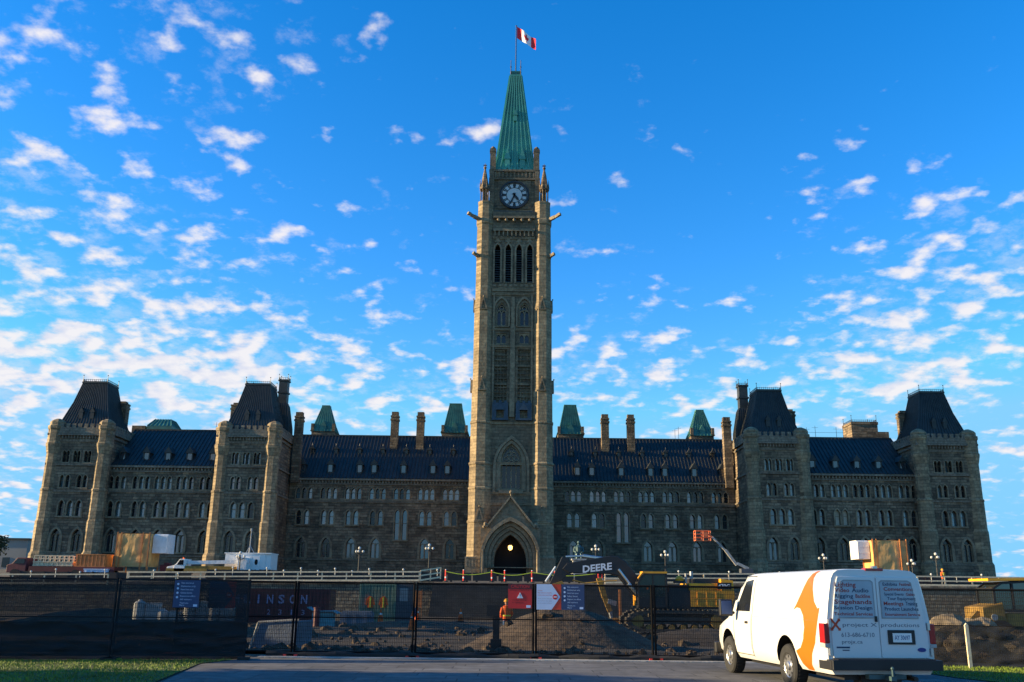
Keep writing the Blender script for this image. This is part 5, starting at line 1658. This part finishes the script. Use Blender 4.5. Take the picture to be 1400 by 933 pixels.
# rolled black filter sock along the fence foot
m = MB()
pr = None
for i in range(60):
    x = -6.0+i*0.25
    q = (x, 24.05+0.05*math.sin(i*0.7), 0.06+0.015*math.sin(i*1.9))
    if pr: m.cyl(pr, q, 0.075+0.02*math.sin(i), 0.075+0.02*math.sin(i+1), 8)
    pr = q
tag(m.build('silt_sock', RUBBER), 'black silt sock lying along the foot of the mesh fence', 'sock')
# timber stake at right
m = MB(); m.box(-0.04, 0.04, -0.025, 0.025, -0.1, 0.98); m.extr([[(-0.04, 0.98), (0.04, 0.98), (0.0, 1.03)]], XZ(0), -0.025, 0.025)
tag(m.build('timber_stake', TIMBER, loc=(10.85, 22.8, 0)), 'pale timber stake standing at the right lawn edge', 'stake')

# ------------------------------------------------------------------ signs hung on the fence
def sign(name, label, cat, loc, rz, w, h):
    t = thing(name, label, cat, loc, rz)
    return t
def txt_lines(mb, lines, x, z, lh, hgt, y=-0.02, maxw=None):
    for i, s in enumerate(lines):
        if not s: continue
        wd = min(maxw, len(s)*hgt*0.62) if maxw else None
        mb.text(s, lambda u, v, w, i=i, wd=wd: (x+(wd/2 if wd else 0)+u, y, z-i*lh+v), wd, hgt)
# caution sign
s1 = sign('caution_sign', 'red caution sign with a warning triangle hung on the fence', 'sign', (-0.02, 24.2, 1.22), 0, .64, .56)
m = MB(); m.box(0, 0.60, -0.012, 0, 0, 0.60); m.build('board', REDS, s1)
m = MB(); m.box(0, 0.60, -0.016, -0.0125, 0.475, 0.60); m.build('header', MAROON, s1)
m = MB(); m.text('CAUTION', lambda u, v, w: (0.30+u, -0.018, 0.505+v), 0.47, 0.07, bold=0.02); m.build('lettering', REDS, s1)
m = MB(); m.extr([[(0.22, 0.25), (0.38, 0.25), (0.30, 0.39)]], XZ(0), -0.017, -0.0125); tt = m.build('warning_triangle', LETW, s1)
m = MB(); m.box(0.293, 0.307, -0.0195, -0.0175, 0.295, 0.35); m.box(0.293, 0.307, -0.0195, -0.0175, 0.268, 0.282); m.build('exclamation_mark', BLACKP, tt)
m = MB(); txt_lines(m, ['CONSTRUCTION ZONE', 'NO TRESPASSING'], 0.1, 0.185, 0.06, 0.035, -0.0165, 0.4); txt_lines(m, ['DANGER DUE TO CONSTRUCTION'], 0.04, 0.43, 0.06, 0.03, -0.0165, 0.52); m.build('notice_text', MAROON, s1)
m = MB(); m.box(0.46, 0.57, -0.016, -0.0125, 0.02, 0.08); m.build('logo_patch', BLUEL, s1)
# arrow sign + notice
def arrow_sign(label, loc, rz, pale):
    s = sign('arrow_sign', label, 'sign', loc, rz, .62, .6)
    m = MB(); m.box(0, 0.62, -0.012, 0, 0, 0.62); m.build('board', ORS, s)
    m = MB(); m.extr([[(0, 0.0), (0.38, 0.0), (0.60, 0.31), (0.38, 0.62), (0, 0.62)]], XZ(0), -0.016, -0.0125); m.build('arrow', pale, s)
    m = MB(); m.extr([[(0.47+0.065*math.cos(i*PI/10), 0.31+0.065*math.sin(i*PI/10)) for i in range(20)]], XZ(0), -0.02, -0.0165); q = m.build('no_entry_mark', REDS, s)
    m = MB(); m.box(0.43, 0.51, -0.023, -0.0205, 0.297, 0.323); m.build('bar', LETW, q)
    m = MB(); txt_lines(m, ['Closed', 'Main entrance closed for', 'construction work here'], 0.03, 0.45, 0.055, 0.03, -0.018, 0.36); m.build('notice_text', REDS, s)
    m = MB(); txt_lines(m, ['', '', '', 'Please use the east path', 'and follow the signs', 'to the visitor welcome'], 0.03, 0.42, 0.055, 0.03, -0.018, 0.36); m.build('small_text', SIGNT, s)
    return s
arrow_sign('white and red arrow sign with a no entry mark on the fence', (0.70, 24.2, 1.20), 0, BLUEL)
def notice(label, loc, rz):
    s = sign('blue_notice', label, 'sign', loc, rz, .6, .62)
    m = MB(); m.box(0, 0.58, -0.012, 0, 0, 0.62); m.build('board', BLUES, s)
    m = MB()
    txt_lines(m, ['Site entrance', 'Deliveries only', 'Hard hat area', 'Safety boots', 'Report to office', 'All visitors'], 0.15, 0.54, 0.075, 0.035, -0.014, 0.34)
    txt_lines(m, ['Thank you', 'Merci'], 0.15, 0.085, 0.05, 0.035, -0.014, 0.28)
    m.build('notice_text', BLUEL, s)
    m = MB()
    for k in range(4): m.extr([[(0.08+0.026*math.cos(i*PI/5), 0.53-k*0.1+0.026*math.sin(i*PI/5)) for i in range(10)]], XZ(0), -0.015, -0.0125)
    m.box(0.46, 0.55, -0.015, -0.0125, 0.02, 0.07)
    m.build('pictogram', BLUEL, s)
    return s
notice('navy blue notice with white lines beside the white arrow sign', (1.33, 24.2, 1.20), 0)
ang = math.atan2(0.6, 2.94)
def onleft(u): # point along the left fence run, u metres from its right end
    return (-6.2-u*math.cos(ang), 22.9-u*math.sin(ang))
x, y = onleft(1.72); notice('navy blue notice with white lines on the black screen left of the path', (x, y-0.08, 1.18), ang)
x, y = onleft(6.2); notice('navy blue notice cut by the left edge of the picture', (x, y-0.08, 1.14), ang)
arrow_sign('dark blue arrow sign dimmed behind the black screen', (-7.28, 23.2, 1.16), ang, BLUES)

# ------------------------------------------------------------------ the van
van = thing('delivery_van', 'white cargo van with an orange swoosh and lettered rear doors', 'van', (5.92, 18.8, 0.0), R(6.4))
HWZ = [(z_, h_*0.972) for z_, h_ in [(0.36, 0.90), (0.46, 0.965), (0.62, 0.995), (0.95, 1.0), (1.12, 0.985), (1.26, 0.965), (1.5, 0.925), (1.75, 0.875), (1.90, 0.835), (1.985, 0.785), (2.035, 0.70), (2.06, 0.5), (2.075, 0.0)]]
def hwz(z):
    for (a, b), (c, d) in zip(HWZ, HWZ[1:]):
        if z <= c: return b+(d-b)*max(0, (z-a))/(c-a)
    return 0
def roofz(y):
    pts = [(-2.75, 2.035), (-2.6, 2.06), (0.9, 2.09), (1.25, 2.02), (1.95, 1.30), (2.15, 1.22), (2.75, 1.08), (2.88, 0.98), (2.95, 0.8)]
    for (a, b), (c, d) in zip(pts, pts[1:]):
        if y <= c: return b+(d-b)*(y-a)/(c-a)
    return pts[-1][1]
REAR = -2.66
body = MB()
sts = [REAR, REAR+0.03, REAR+0.10, -2.3, -2.0, -1.2, 0, 0.6, 0.9, 1.05, 1.25, 1.45, 1.7, 1.95, 2.15, 2.5, 2.75, 2.88, 2.93]
rings = []
for y in sts:
    rz_ = roofz(y)
    sc = 0.955 if y == REAR else (0.985 if y == sts[1] else 1.0)
    if y > 2.0: sc = 1-0.10*((y-2.0)/0.93)**2
    zl = 0.36 if y < 2.6 else 0.40
    ring = []
    for z, h in HWZ:
        zt = max(zl, min(z, rz_-(2.075-z)*0.12 if z > rz_-0.12 else z))
        ring.append((h*sc, y, zt))
    full = [(-a, b, c) for a, b, c in ring]+[(a, b, c) for a, b, c in ring[::-1][1:]]
    rings.append(full)
n = len(rings[0])
vs = [p for r in rings for p in r]
fs = [(j*n+i, j*n+i+1, (j+1)*n+i+1, (j+1)*n+i) for j in range(len(rings)-1) for i in range(n-1)]
fs += [(j*n+n-1, j*n, (j+1)*n, (j+1)*n+n-1) for j in range(len(rings)-1)]
fs += [tuple(range(n)), tuple(range((len(rings)-1)*n, len(rings)*n))[::-1]]
body.add(vs, fs)
bo = body.build('body', [VANP, BLACKP], van, smooth=False)
cut = MB()
WY = (-1.02, 2.10)
for y in WY:
    cut.cyl((-1.3, y, 0.44), (-0.62, y, 0.44), 0.475, n=28); cut.cyl((0.62, y, 0.44), (1.3, y, 0.44), 0.475, n=28)
cuto = cut.build('arch_cutter', BLACKP)
bmod = bo.modifiers.new('cut', 'BOOLEAN'); bmod.object = cuto; bmod.solver = 'EXACT'
cuto.parent = van
bpy.context.view_layer.update()
dg = bpy.context.evaluated_depsgraph_get()
me2 = bpy.data.meshes.new_from_object(bo.evaluated_get(dg))
bo.modifiers.clear(); bo.data = me2
bpy.data.objects.remove(cuto)
me2.polygons.foreach_set('use_smooth', [True]*len(me2.polygons))
bm_ = bmesh.new(); bm_.from_mesh(me2)
for e in bm_.edges:
    if len(e.link_faces) == 2 and e.calc_face_angle(0) > R(32): e.smooth = False
bm_.to_mesh(me2); bm_.free()
def side_patch(poly, off, mt, name, parent, side=-1):
    """a decal, seam or pane lying on the van's side; poly in (y, z)"""
    m = MB(); m.extr([poly], lambda u, v, w: (0, u, v), 0, None)
    me = bpy.data.meshes.new(name); me.from_pydata(m.v, [], m.f)
    bm = bmesh.new(); bm.from_mesh(me)
    bmesh.ops.remove_doubles(bm, verts=bm.verts, dist=1e-5)
    for z, h in HWZ[:-1]:
        bmesh.ops.bisect_plane(bm, geom=bm.verts[:]+bm.edges[:]+bm.faces[:], plane_co=(0, 0, z), plane_no=(0, 0, 1))
    for v in bm.verts: v.co.x = side*(hwz(v.co.z)+off)
    bmesh.ops.recalc_face_normals(bm, faces=bm.faces)
    bm.to_mesh(me); bm.free()
    me.materials.append(mt)
    o = bpy.data.objects.new(name, me); COL.objects.link(o); o.parent = parent
    me.polygons.foreach_set('use_smooth', [True]*len(me.polygons))
    return o
def seam(pts, w=0.012):
    out = []
    L, Rr = [], []
    for i, p in enumerate(pts):
        a = Vector(pts[max(0, i-1)]); b = Vector(pts[min(len(pts)-1, i+1)])
        d = (b-a).normalized(); nn_ = Vector((-d.y, d.x))*w/2
        L.append(tuple(Vector(p)+nn_)); Rr.append(tuple(Vector(p)-nn_))
    return L+Rr[::-1]
sw = [(-1.80, 2.03), (-1.90, 2.03), (-1.80, 1.86), (-1.64, 1.66), (-1.47, 1.46), (-1.36, 1.36), (-1.50, 1.405), (-1.65, 1.39), (-1.80, 1.27), (-1.87, 1.08), (-1.82, 0.88), (-1.68, 0.73), (-1.47, 0.665), (-1.56, 0.57), (-1.70, 0.43), (-1.78, 0.37), (-2.02, 0.37), (-2.06, 0.50), (-2.16, 0.68), (-2.30, 0.84), (-2.36, 1.02), (-2.40, 1.22), (-2.44, 1.42), (-2.36, 1.40), (-2.20, 1.52), (-2.10, 1.72), (-2.07, 1.9), (-2.12, 2.03)]
sw[0] = (-2.06, 2.03); sw[-1] = (-2.10, 2.03); sw[1] = (-1.98, 2.03)
side_patch(sw, 0.004, ORANGE, 'swoosh_graphic', bo)
for side in (-1, 1):
    door = side_patch([(0.70, 0.47), (1.62, 0.47), (1.66, 1.0), (1.70, 1.24), (0.72, 1.24)], 0.006, VANP, 'front_door', bo, side)
    side_patch([(0.80, 1.29), (1.60, 1.29), (1.50, 1.42), (1.18, 1.88), (0.80, 1.92)], 0.008, GLASSD, 'window', door, side)
    side_patch([(0.86, 1.05), (1.02, 1.05), (1.02, 1.10), (0.86, 1.10)], 0.02, BLACKP, 'handle', door, side)
    for pts in ([(0.66, 0.42), (0.66, 1.9), (0.70, 1.98), (1.2, 1.98)], [(1.66, 0.47), (1.70, 1.25)], [(0.66, 0.45), (1.6, 0.45)]):
        side_patch(seam(pts, 0.014), 0.007, BLACKP, 'door_seam', bo, side)
    side_patch(seam([(-2.55, 1.20), (0.62, 1.20)], 0.006), 0.004, STEEL, 'crease_shade_line', bo, side)  # flat grey line, painting in the shade of the pressed crease
    mi = MB()
    x = side*1.18
    mi.box(x-0.14, x+0.14, 1.48, 1.60, 1.18, 1.52)
    mi.bar((side*0.98, 1.56, 1.24), (x, 1.55, 1.3), 0.05, 0.06)
    mio = mi.build('mirror', BLACKP, van, bevel=0.03)
    q = MB(); q.box(x-0.11, x+0.11, 1.472, 1.478, 1.22, 1.49); q.build('mirror_glass', BLUEC, mio)
# wheels
for side in (-1, 1):
    for y in WY:
        xo = side*0.962; xi = side*0.74
        q = MB()
        tr_p = [(0.20, 0.02), (0.235, 0.0), (0.35, 0.0), (0.375, 0.03), (0.378, 0.10), (0.378, 0.15), (0.375, 0.21), (0.35, 0.245), (0.2, 0.245)]
        q.T = Matrix.Translation((xo, y, 0.378)) @ Matrix.Rotation(R(90)*side*-1, 4, 'Y')
        vs, fs, nn_ = [], [], 32
        for r, w_ in tr_p:
            for i in range(nn_): vs.append((r*math.cos(2*PI*i/nn_), r*math.sin(2*PI*i/nn_), w_))
        for k in range(len(tr_p)-1):
            for i in range(nn_): fs.append((k*nn_+i, k*nn_+(i+1) % nn_, (k+1)*nn_+(i+1) % nn_, (k+1)*nn_+i))
        q.add(vs, fs)
        for i in range(36):
            a = 2*PI*i/36
            q.T = Matrix.Translation((xo, y, 0.378)) @ Matrix.Rotation(R(90)*side*-1, 4, 'Y') @ Matrix.Rotation(a, 4, 'Z')
            q.box(0.374, 0.385, -0.012, 0.012, 0.06, 0.2)
        wh = q.build('wheel', RUBBER, van)
        q = MB(); q.T = Matrix.Translation((xo, y, 0.378)) @ Matrix.Rotation(R(90)*side*-1, 4, 'Y')
        q.lathe([(0.222, 0.03), (0.215, 0.012), (0.19, 0.03), (0.15, 0.055), (0.09, 0.03), (0.075, 0.0), (0.04, -0.01)], 24)
        q.cur = 1
        for i in range(8):
            a = 2*PI*i/8
            q.cyl((0.165*math.cos(a), 0.165*math.sin(a), 0.028), (0.165*math.cos(a), 0.165*math.sin(a), 0.05), 0.026, n=8)
        q.build('rim', [CHROME, BLACKP], wh, smooth=False)
# underbody
q = MB(); q.box(-0.6, 0.6, -2.5, 2.4, 0.26, 0.42); q.box(-0.35, 0.35, -2.6, -2.3, 0.2, 0.36); q.cyl((-0.75, -1.02, 0.378), (0.75, -1.02, 0.378), 0.07, n=8); q.sph((0, -1.02, 0.36), 0.17, 8); q.cyl((0.5, -2.8, 0.3), (0.5, -0.5, 0.3), 0.04, n=8); q.build('underbody', BLACKP, van)
# rear end: two doors, windows, lamps, bumper, plate
RY = REAR-0.012
def rear_outline(x0s, z0, z1, side, inset):
    pts = [(0.008*side, z0)]
    zz_ = [z0, 0.62, 0.95, 1.12, 1.26, 1.5, 1.75, 1.88, z1]
    pts += [(side*(hwz(z)*0.955-inset), z) for z in zz_ if z0 <= z <= z1]
    pts += [(0.008*side, z1)]
    return pts if side > 0 else pts[::-1]
RX = lambda y: (lambda u, v, w: (u, y-w, v))
for side in (-1, 1):
    q = MB(); q.extr([rear_outline(0, 0.62, 1.93, side, 0.085)], RX(RY), -0.02, 0.012)
    dr_ = q.build('rear_door', VANP, bo, bevel=0.008)
    q = MB()
    wo_ = [(0.07*side, 1.27), (side*(hwz(1.27)*0.955-0.20), 1.27), (side*(hwz(1.6)*0.955-0.185), 1.6), (side*(hwz(1.84)*0.955-0.17), 1.83), (side*(hwz(1.84)*0.955-0.23), 1.86), (0.11*side, 1.86), (0.07*side, 1.83)]
    if side < 0: wo_ = wo_[::-1]
    q.extr([wo_], RX(RY), 0.013, 0.017); wn = q.build('rear_window', TINT, dr_)
    cxm = sum(p[0] for p in wo_)/len(wo_)
    q = MB()
    q.extr([[(cxm+(p[0]-cxm)*1.05, 1.565+(p[1]-1.565)*1.06) for p in wo_], wo_], RX(RY), 0.012, 0.02); q.build('window_seal', STEEL, dr_)
    # lettering on the glass
    TY = RY-0.0185
    if side < 0:
        L_ = [[('Lighting', DRED, -0.73, -0.36)], [('Video', DRED, -0.74, -0.48), ('Audio', NAVY, -0.44, -0.14)], [('Rigging', NAVY, -0.75, -0.42), ('Backline', DRED, -0.38, -0.12)], [('Stagehands', DRED, -0.76, -0.10)], [('Session Design', NAVY, -0.77, -0.10)], [('Technical Services', DRED, -0.78, -0.10)]]
        hs_ = (0.072, 0.066, 0.06, 0.07, 0.058, 0.05)
        zs_ = (1.765, 1.675, 1.585, 1.485, 1.395, 1.30)
    else:
        L_ = [[('Exhibits', NAVY, 0.12, 0.38), ('Festivals', DRED, 0.42, 0.64)], [('Conventions', DRED, 0.13, 0.66)], [('Special Events', NAVY, 0.13, 0.48), ('Galas', DRED, 0.52, 0.68)], [('Tour Equipment', NAVY, 0.18, 0.69)], [('Meetings', DRED, 0.11, 0.46), ('Training', NAVY, 0.50, 0.71)], [('Product Launches', NAVY, 0.12, 0.72)], [('Entertainment Services', DRED, 0.12, 0.74)]]
        hs_ = (0.05, 0.06, 0.045, 0.05, 0.06, 0.055, 0.045)
        zs_ = (1.79, 1.705, 1.63, 1.555, 1.47, 1.385, 1.30)
    for mt_ in (DRED, NAVY):
        q = MB()
        for row, z, h in zip(L_, zs_, hs_):
            for s, mt2, x0, x1 in row:
                if mt2 is mt_: q.text(s, lambda u, v, w, x0=x0, x1=x1, z=z: ((x0+x1)/2+u, TY, z+v), x1-x0, h, bold=0.02)
        q.build('window_lettering', mt_, wn)
TY = RY-0.0145
dl_, dr2 = [o for o in bo.children if o.name.startswith('rear_door')]
q = MB()
q.text('project X', lambda u, v, w: (-0.345+u, TY, 1.12+v), 0.60, 0.062); q.text('613-686-6710', lambda u, v, w: (-0.39+u, TY, 0.955+v), 0.58, 0.07); q.text('projx.ca', lambda u, v, w: (-0.50+u, TY, 0.85+v), 0.36, 0.06)
q.build('door_lettering', GREYT, dl_)
q = MB(); q.text('productions', lambda u, v, w: (0.37+u, TY, 1.12+v), 0.68, 0.062); q.build('door_lettering', GREYT, dr2)
q = MB()
q.bar((-0.83, TY, 1.08), (-0.71, TY, 1.22), 0.002, 0.035); q.bar((-0.83, TY-0.001, 1.22), (-0.71, TY-0.001, 1.08), 0.002, 0.035)
for x, z in ((-0.835, 1.075), (-0.705, 1.225), (-0.835, 1.225), (-0.705, 1.075)): q.box(x-0.022, x+0.022, TY-0.001, TY+0.001, z-0.022, z+0.022)
q.build('cross_emblem', REDX, dl_)
q = MB(); q.box(-0.78, -0.55, TY-0.002, TY, 0.775, 0.80); q.box(-0.68, -0.56, TY-0.002, TY, 0.735, 0.752); q.build('model_badge', NAVY, dl_)
q = MB(); q.extr([[(0.71+0.075*math.cos(i*PI/10), 0.755+0.035*math.sin(i*PI/10)) for i in range(20)]], RX(RY), 0.013, 0.02); eb = q.build('oval_badge', BLUEB, dr2)
q = MB(); q.extr([[(0.13, 0.84), (0.61, 0.84), (0.61, 1.07), (0.13, 1.07)]], RX(RY), 0.012, 0.03); pf = q.build('plate_frame', BLACKP, dr2, bevel=0.01)
q = MB(); q.box(0.21, 0.54, RY-0.036, RY-0.031, 0.875, 1.02); pl_ = q.build('licence_plate', WHITEP, pf)
q = MB(); q.text('AY 30697', lambda u, v, w: (0.375+u, RY-0.038, 0.915+v), 0.27, 0.07, bold=0.01); q.build('lettering', BLUEC, pl_)
for side, x, z in ((-1, -0.875, 1.17), (1, 0.865, 1.13), (-1, -0.885, 0.72), (1, 0.885, 0.72)):
    q = MB(); q.box(x-0.022, x+0.022, RY-0.03, RY+0.02, z-0.06, z+0.06); q.build('hinge', CHROME, dl_ if side < 0 else dr2)
q = MB(); q.box(-0.075, -0.03, RY-0.03, RY-0.01, 1.2, 1.29); q.build('handle', BLACKP, dl_)
for side in (-1, 1):
    q = MB()
    a, b = sorted((side*0.885, side*0.982))
    q.box(a, b, REAR-0.03, REAR+0.17, 0.85, 1.17); tl = q.build('taillight', TAIL, bo, bevel=0.012)
    q = MB(); q.box(a-0.001, b+0.001, REAR-0.032, REAR+0.168, 0.785, 0.845); q.build('reversing_lens', TAILW, tl, bevel=0.008)
q = MB(); q.box(-0.16, 0.16, REAR-0.02, REAR+0.12, 2.03, 2.075); bl2 = q.build('brake_light', TAIL, bo, bevel=0.01)
q = MB(); q.box(-0.03, 0.05, REAR-0.03, REAR+0.05, 2.07, 2.11); q.build('camera', CHROME, bl2)
q = MB(); q.box(-0.95, 0.95, REAR-0.22, REAR+0.02, 0.44, 0.60); q.box(-0.85, 0.85, REAR-0.20, REAR, 0.60, 0.615); q.box(-0.96, -0.89, REAR-0.15, REAR+0.3, 0.44, 0.58); q.box(0.89, 0.96, REAR-0.15, REAR+0.3, 0.44, 0.58)
bp_ = q.build('rear_bumper', BLACKP, van, bevel=0.03)
q = MB(); q.box(-0.32, 0.32, REAR-0.16, REAR-0.02, 0.30, 0.37); q.box(-0.045, 0.045, REAR-0.36, REAR-0.1, 0.29, 0.36); q.cyl((0, REAR-0.33, 0.36), (0, REAR-0.33, 0.47), 0.02, n=8); q.sph((0, REAR-0.33, 0.48), 0.03, 8); q.tube([(0.08, REAR-0.2, 0.5), (0.07, REAR-0.26, 0.36), (0.09, REAR-0.24, 0.2), (0.05, REAR-0.22, 0.12)], 0.012, 6); q.build('tow_hitch', BRONZE, van)
q = MB(); q.box(-0.98, 0.98, 2.88, 3.05, 0.36, 0.60); q.build('front_bumper', BLACKP, van, bevel=0.03)

# ------------------------------------------------------------------ surroundings
def tree(label, loc, h, r, seed, m_=LEAF, group='trees beyond the terrace', n=900):
    rnd = random.Random(seed)
    t = thing('tree', label, 'tree', loc, 0, group)
    m = MB(); m.cyl((0, 0, -0.5), (0.1, 0, h*0.45), r*0.07, r*0.045, 7)
    for k in range(6):
        a = rnd.uniform(0, 2*PI); m.cyl((0.1, 0, h*(0.3+0.05*k)), (r*0.6*math.cos(a), r*0.6*math.sin(a), h*(0.55+0.06*k)), r*0.03, r*0.01, 5)
    m.build('trunk', BARK, t)
    m = MB()
    cl = [(rnd.uniform(-.6, .6)*r, rnd.uniform(-.6, .6)*r, h*rnd.uniform(0.38, 0.9), r*rnd.uniform(.3, .5)) for _ in range(14)]
    s = r*0.09
    for i in range(n):
        cx, cy, cz, cr = rnd.choice(cl)
        d = Vector((rnd.gauss(0, 1), rnd.gauss(0, 1), rnd.gauss(0, 1))).normalized()*cr*rnd.uniform(0.5, 1.05)
        p = Vector((cx, cy, cz))+d
        u = Vector((rnd.gauss(0, 1), rnd.gauss(0, 1), rnd.gauss(0, 1))).normalized()*s*rnd.uniform(.6, 1.3)
        v = u.orthogonal().normalized()*s*rnd.uniform(.5, 1.1)
        m.add([p-u, p-v*0.6, p+u, p+v*0.6], [(0, 1, 2, 3)])
    m.build('crown', m_, t)
tree('dark tree left of the building in front of the pale block', (-90.5, 165, 4), 6.6, 2.8, 3)
tree('low bush like tree at the corner of the pale block', (-94.0, 168, 4), 4.4, 2.0, 13)
for k, (x, y, h, lab) in enumerate(((103, 180, 2.4, 'first dark tree beyond the right end of the building'), (109, 182, 3.2, 'second dark tree beyond the right end of the building'), (118, 184, 2.6, 'third dark tree beyond the right end of the building'), (127, 186, 3.6, 'fourth dark tree beyond the right end of the building'))):
    tree(lab, (x, y, 3.6), h*1.15, h*1.4, 20+k, LEAFB)
pb = thing('pale_building', 'plain pale grey building in the distance at the left edge', 'building', (-110, 180, 4))
m = MB(); m.box(-10, 18, 0, 14, -3, 6.3); m.build('wall', PALEB, pb)
m = MB(); m.box(-10.3, 18.3, -0.3, 14.3, 6.3, 6.6); m.build('roof', ROOF, pb)
m = MB()
for k in range(7): m.box(-8+k*3.6, -6.6+k*3.6, -0.05, 0.0, 1.2, 3.0)
m.build('window', GLASSD, pb)

# unseen trees added left of frame to cast shade on the dig and path
for k, (x, y, h, r) in enumerate(((-22, 9, 7.5, 3.4), (-24.5, 16, 7.0, 3.4), (-27.5, 26, 7.2, 3.4), (-31, 33, 6.2, 3.0), (-35.5, 43, 7.2, 3.4), (-40.5, 52, 11, 4.4), (-46, 61, 12, 4.6), (-52, 71, 12.5, 4.8))):
    tree('unseen leafy maple tree %s in the row added west of the lawn for shade' % ('nearest', 'second', 'third', 'fourth', 'fifth', 'sixth', 'seventh', 'farthest')[k], (x, y, gz(y)), h, r, 40+k, LEAF, 'row of unseen trees added for their shade', 2600)

# loose stones and clods strewn over the dig
m = MB()
rnd = random.Random(11)
for k in range(900):
    y = 25.6+rnd.random()**1.6*34
    x = rnd.uniform(-0.42*y, 0.5*y)
    r = rnd.choice((0.03, 0.04, 0.05, 0.07, 0.10, 0.16))*rnd.uniform(0.7, 1.3)*(1+(y-25)/40)
    z = gz(y)+0.07
    dx, dy = (x-2.1)/4.7, (y-34.5)/4.0
    q = math.hypot(dx, dy)
    if q < 1: z = max(z, -0.42+1.55*(0.5+0.5*math.cos(PI*q))**0.85-0.03)
    n0 = len(m.v)
    m.sph((x, y, z), r, 6, (rnd.uniform(.7, 1.4), rnd.uniform(.7, 1.4), rnd.uniform(.5, .9)))
    for i in range(n0, len(m.v)):
        v = m.v[i]
        m.v[i] = (v[0]+rnd.uniform(-.25, .25)*r, v[1]+rnd.uniform(-.25, .25)*r, v[2]+rnd.uniform(-.25, .25)*r)
tag(m.build('rubble', MOUND), 'loose stones and clods strewn over the dig behind the fence', 'rubble', kind='stuff')
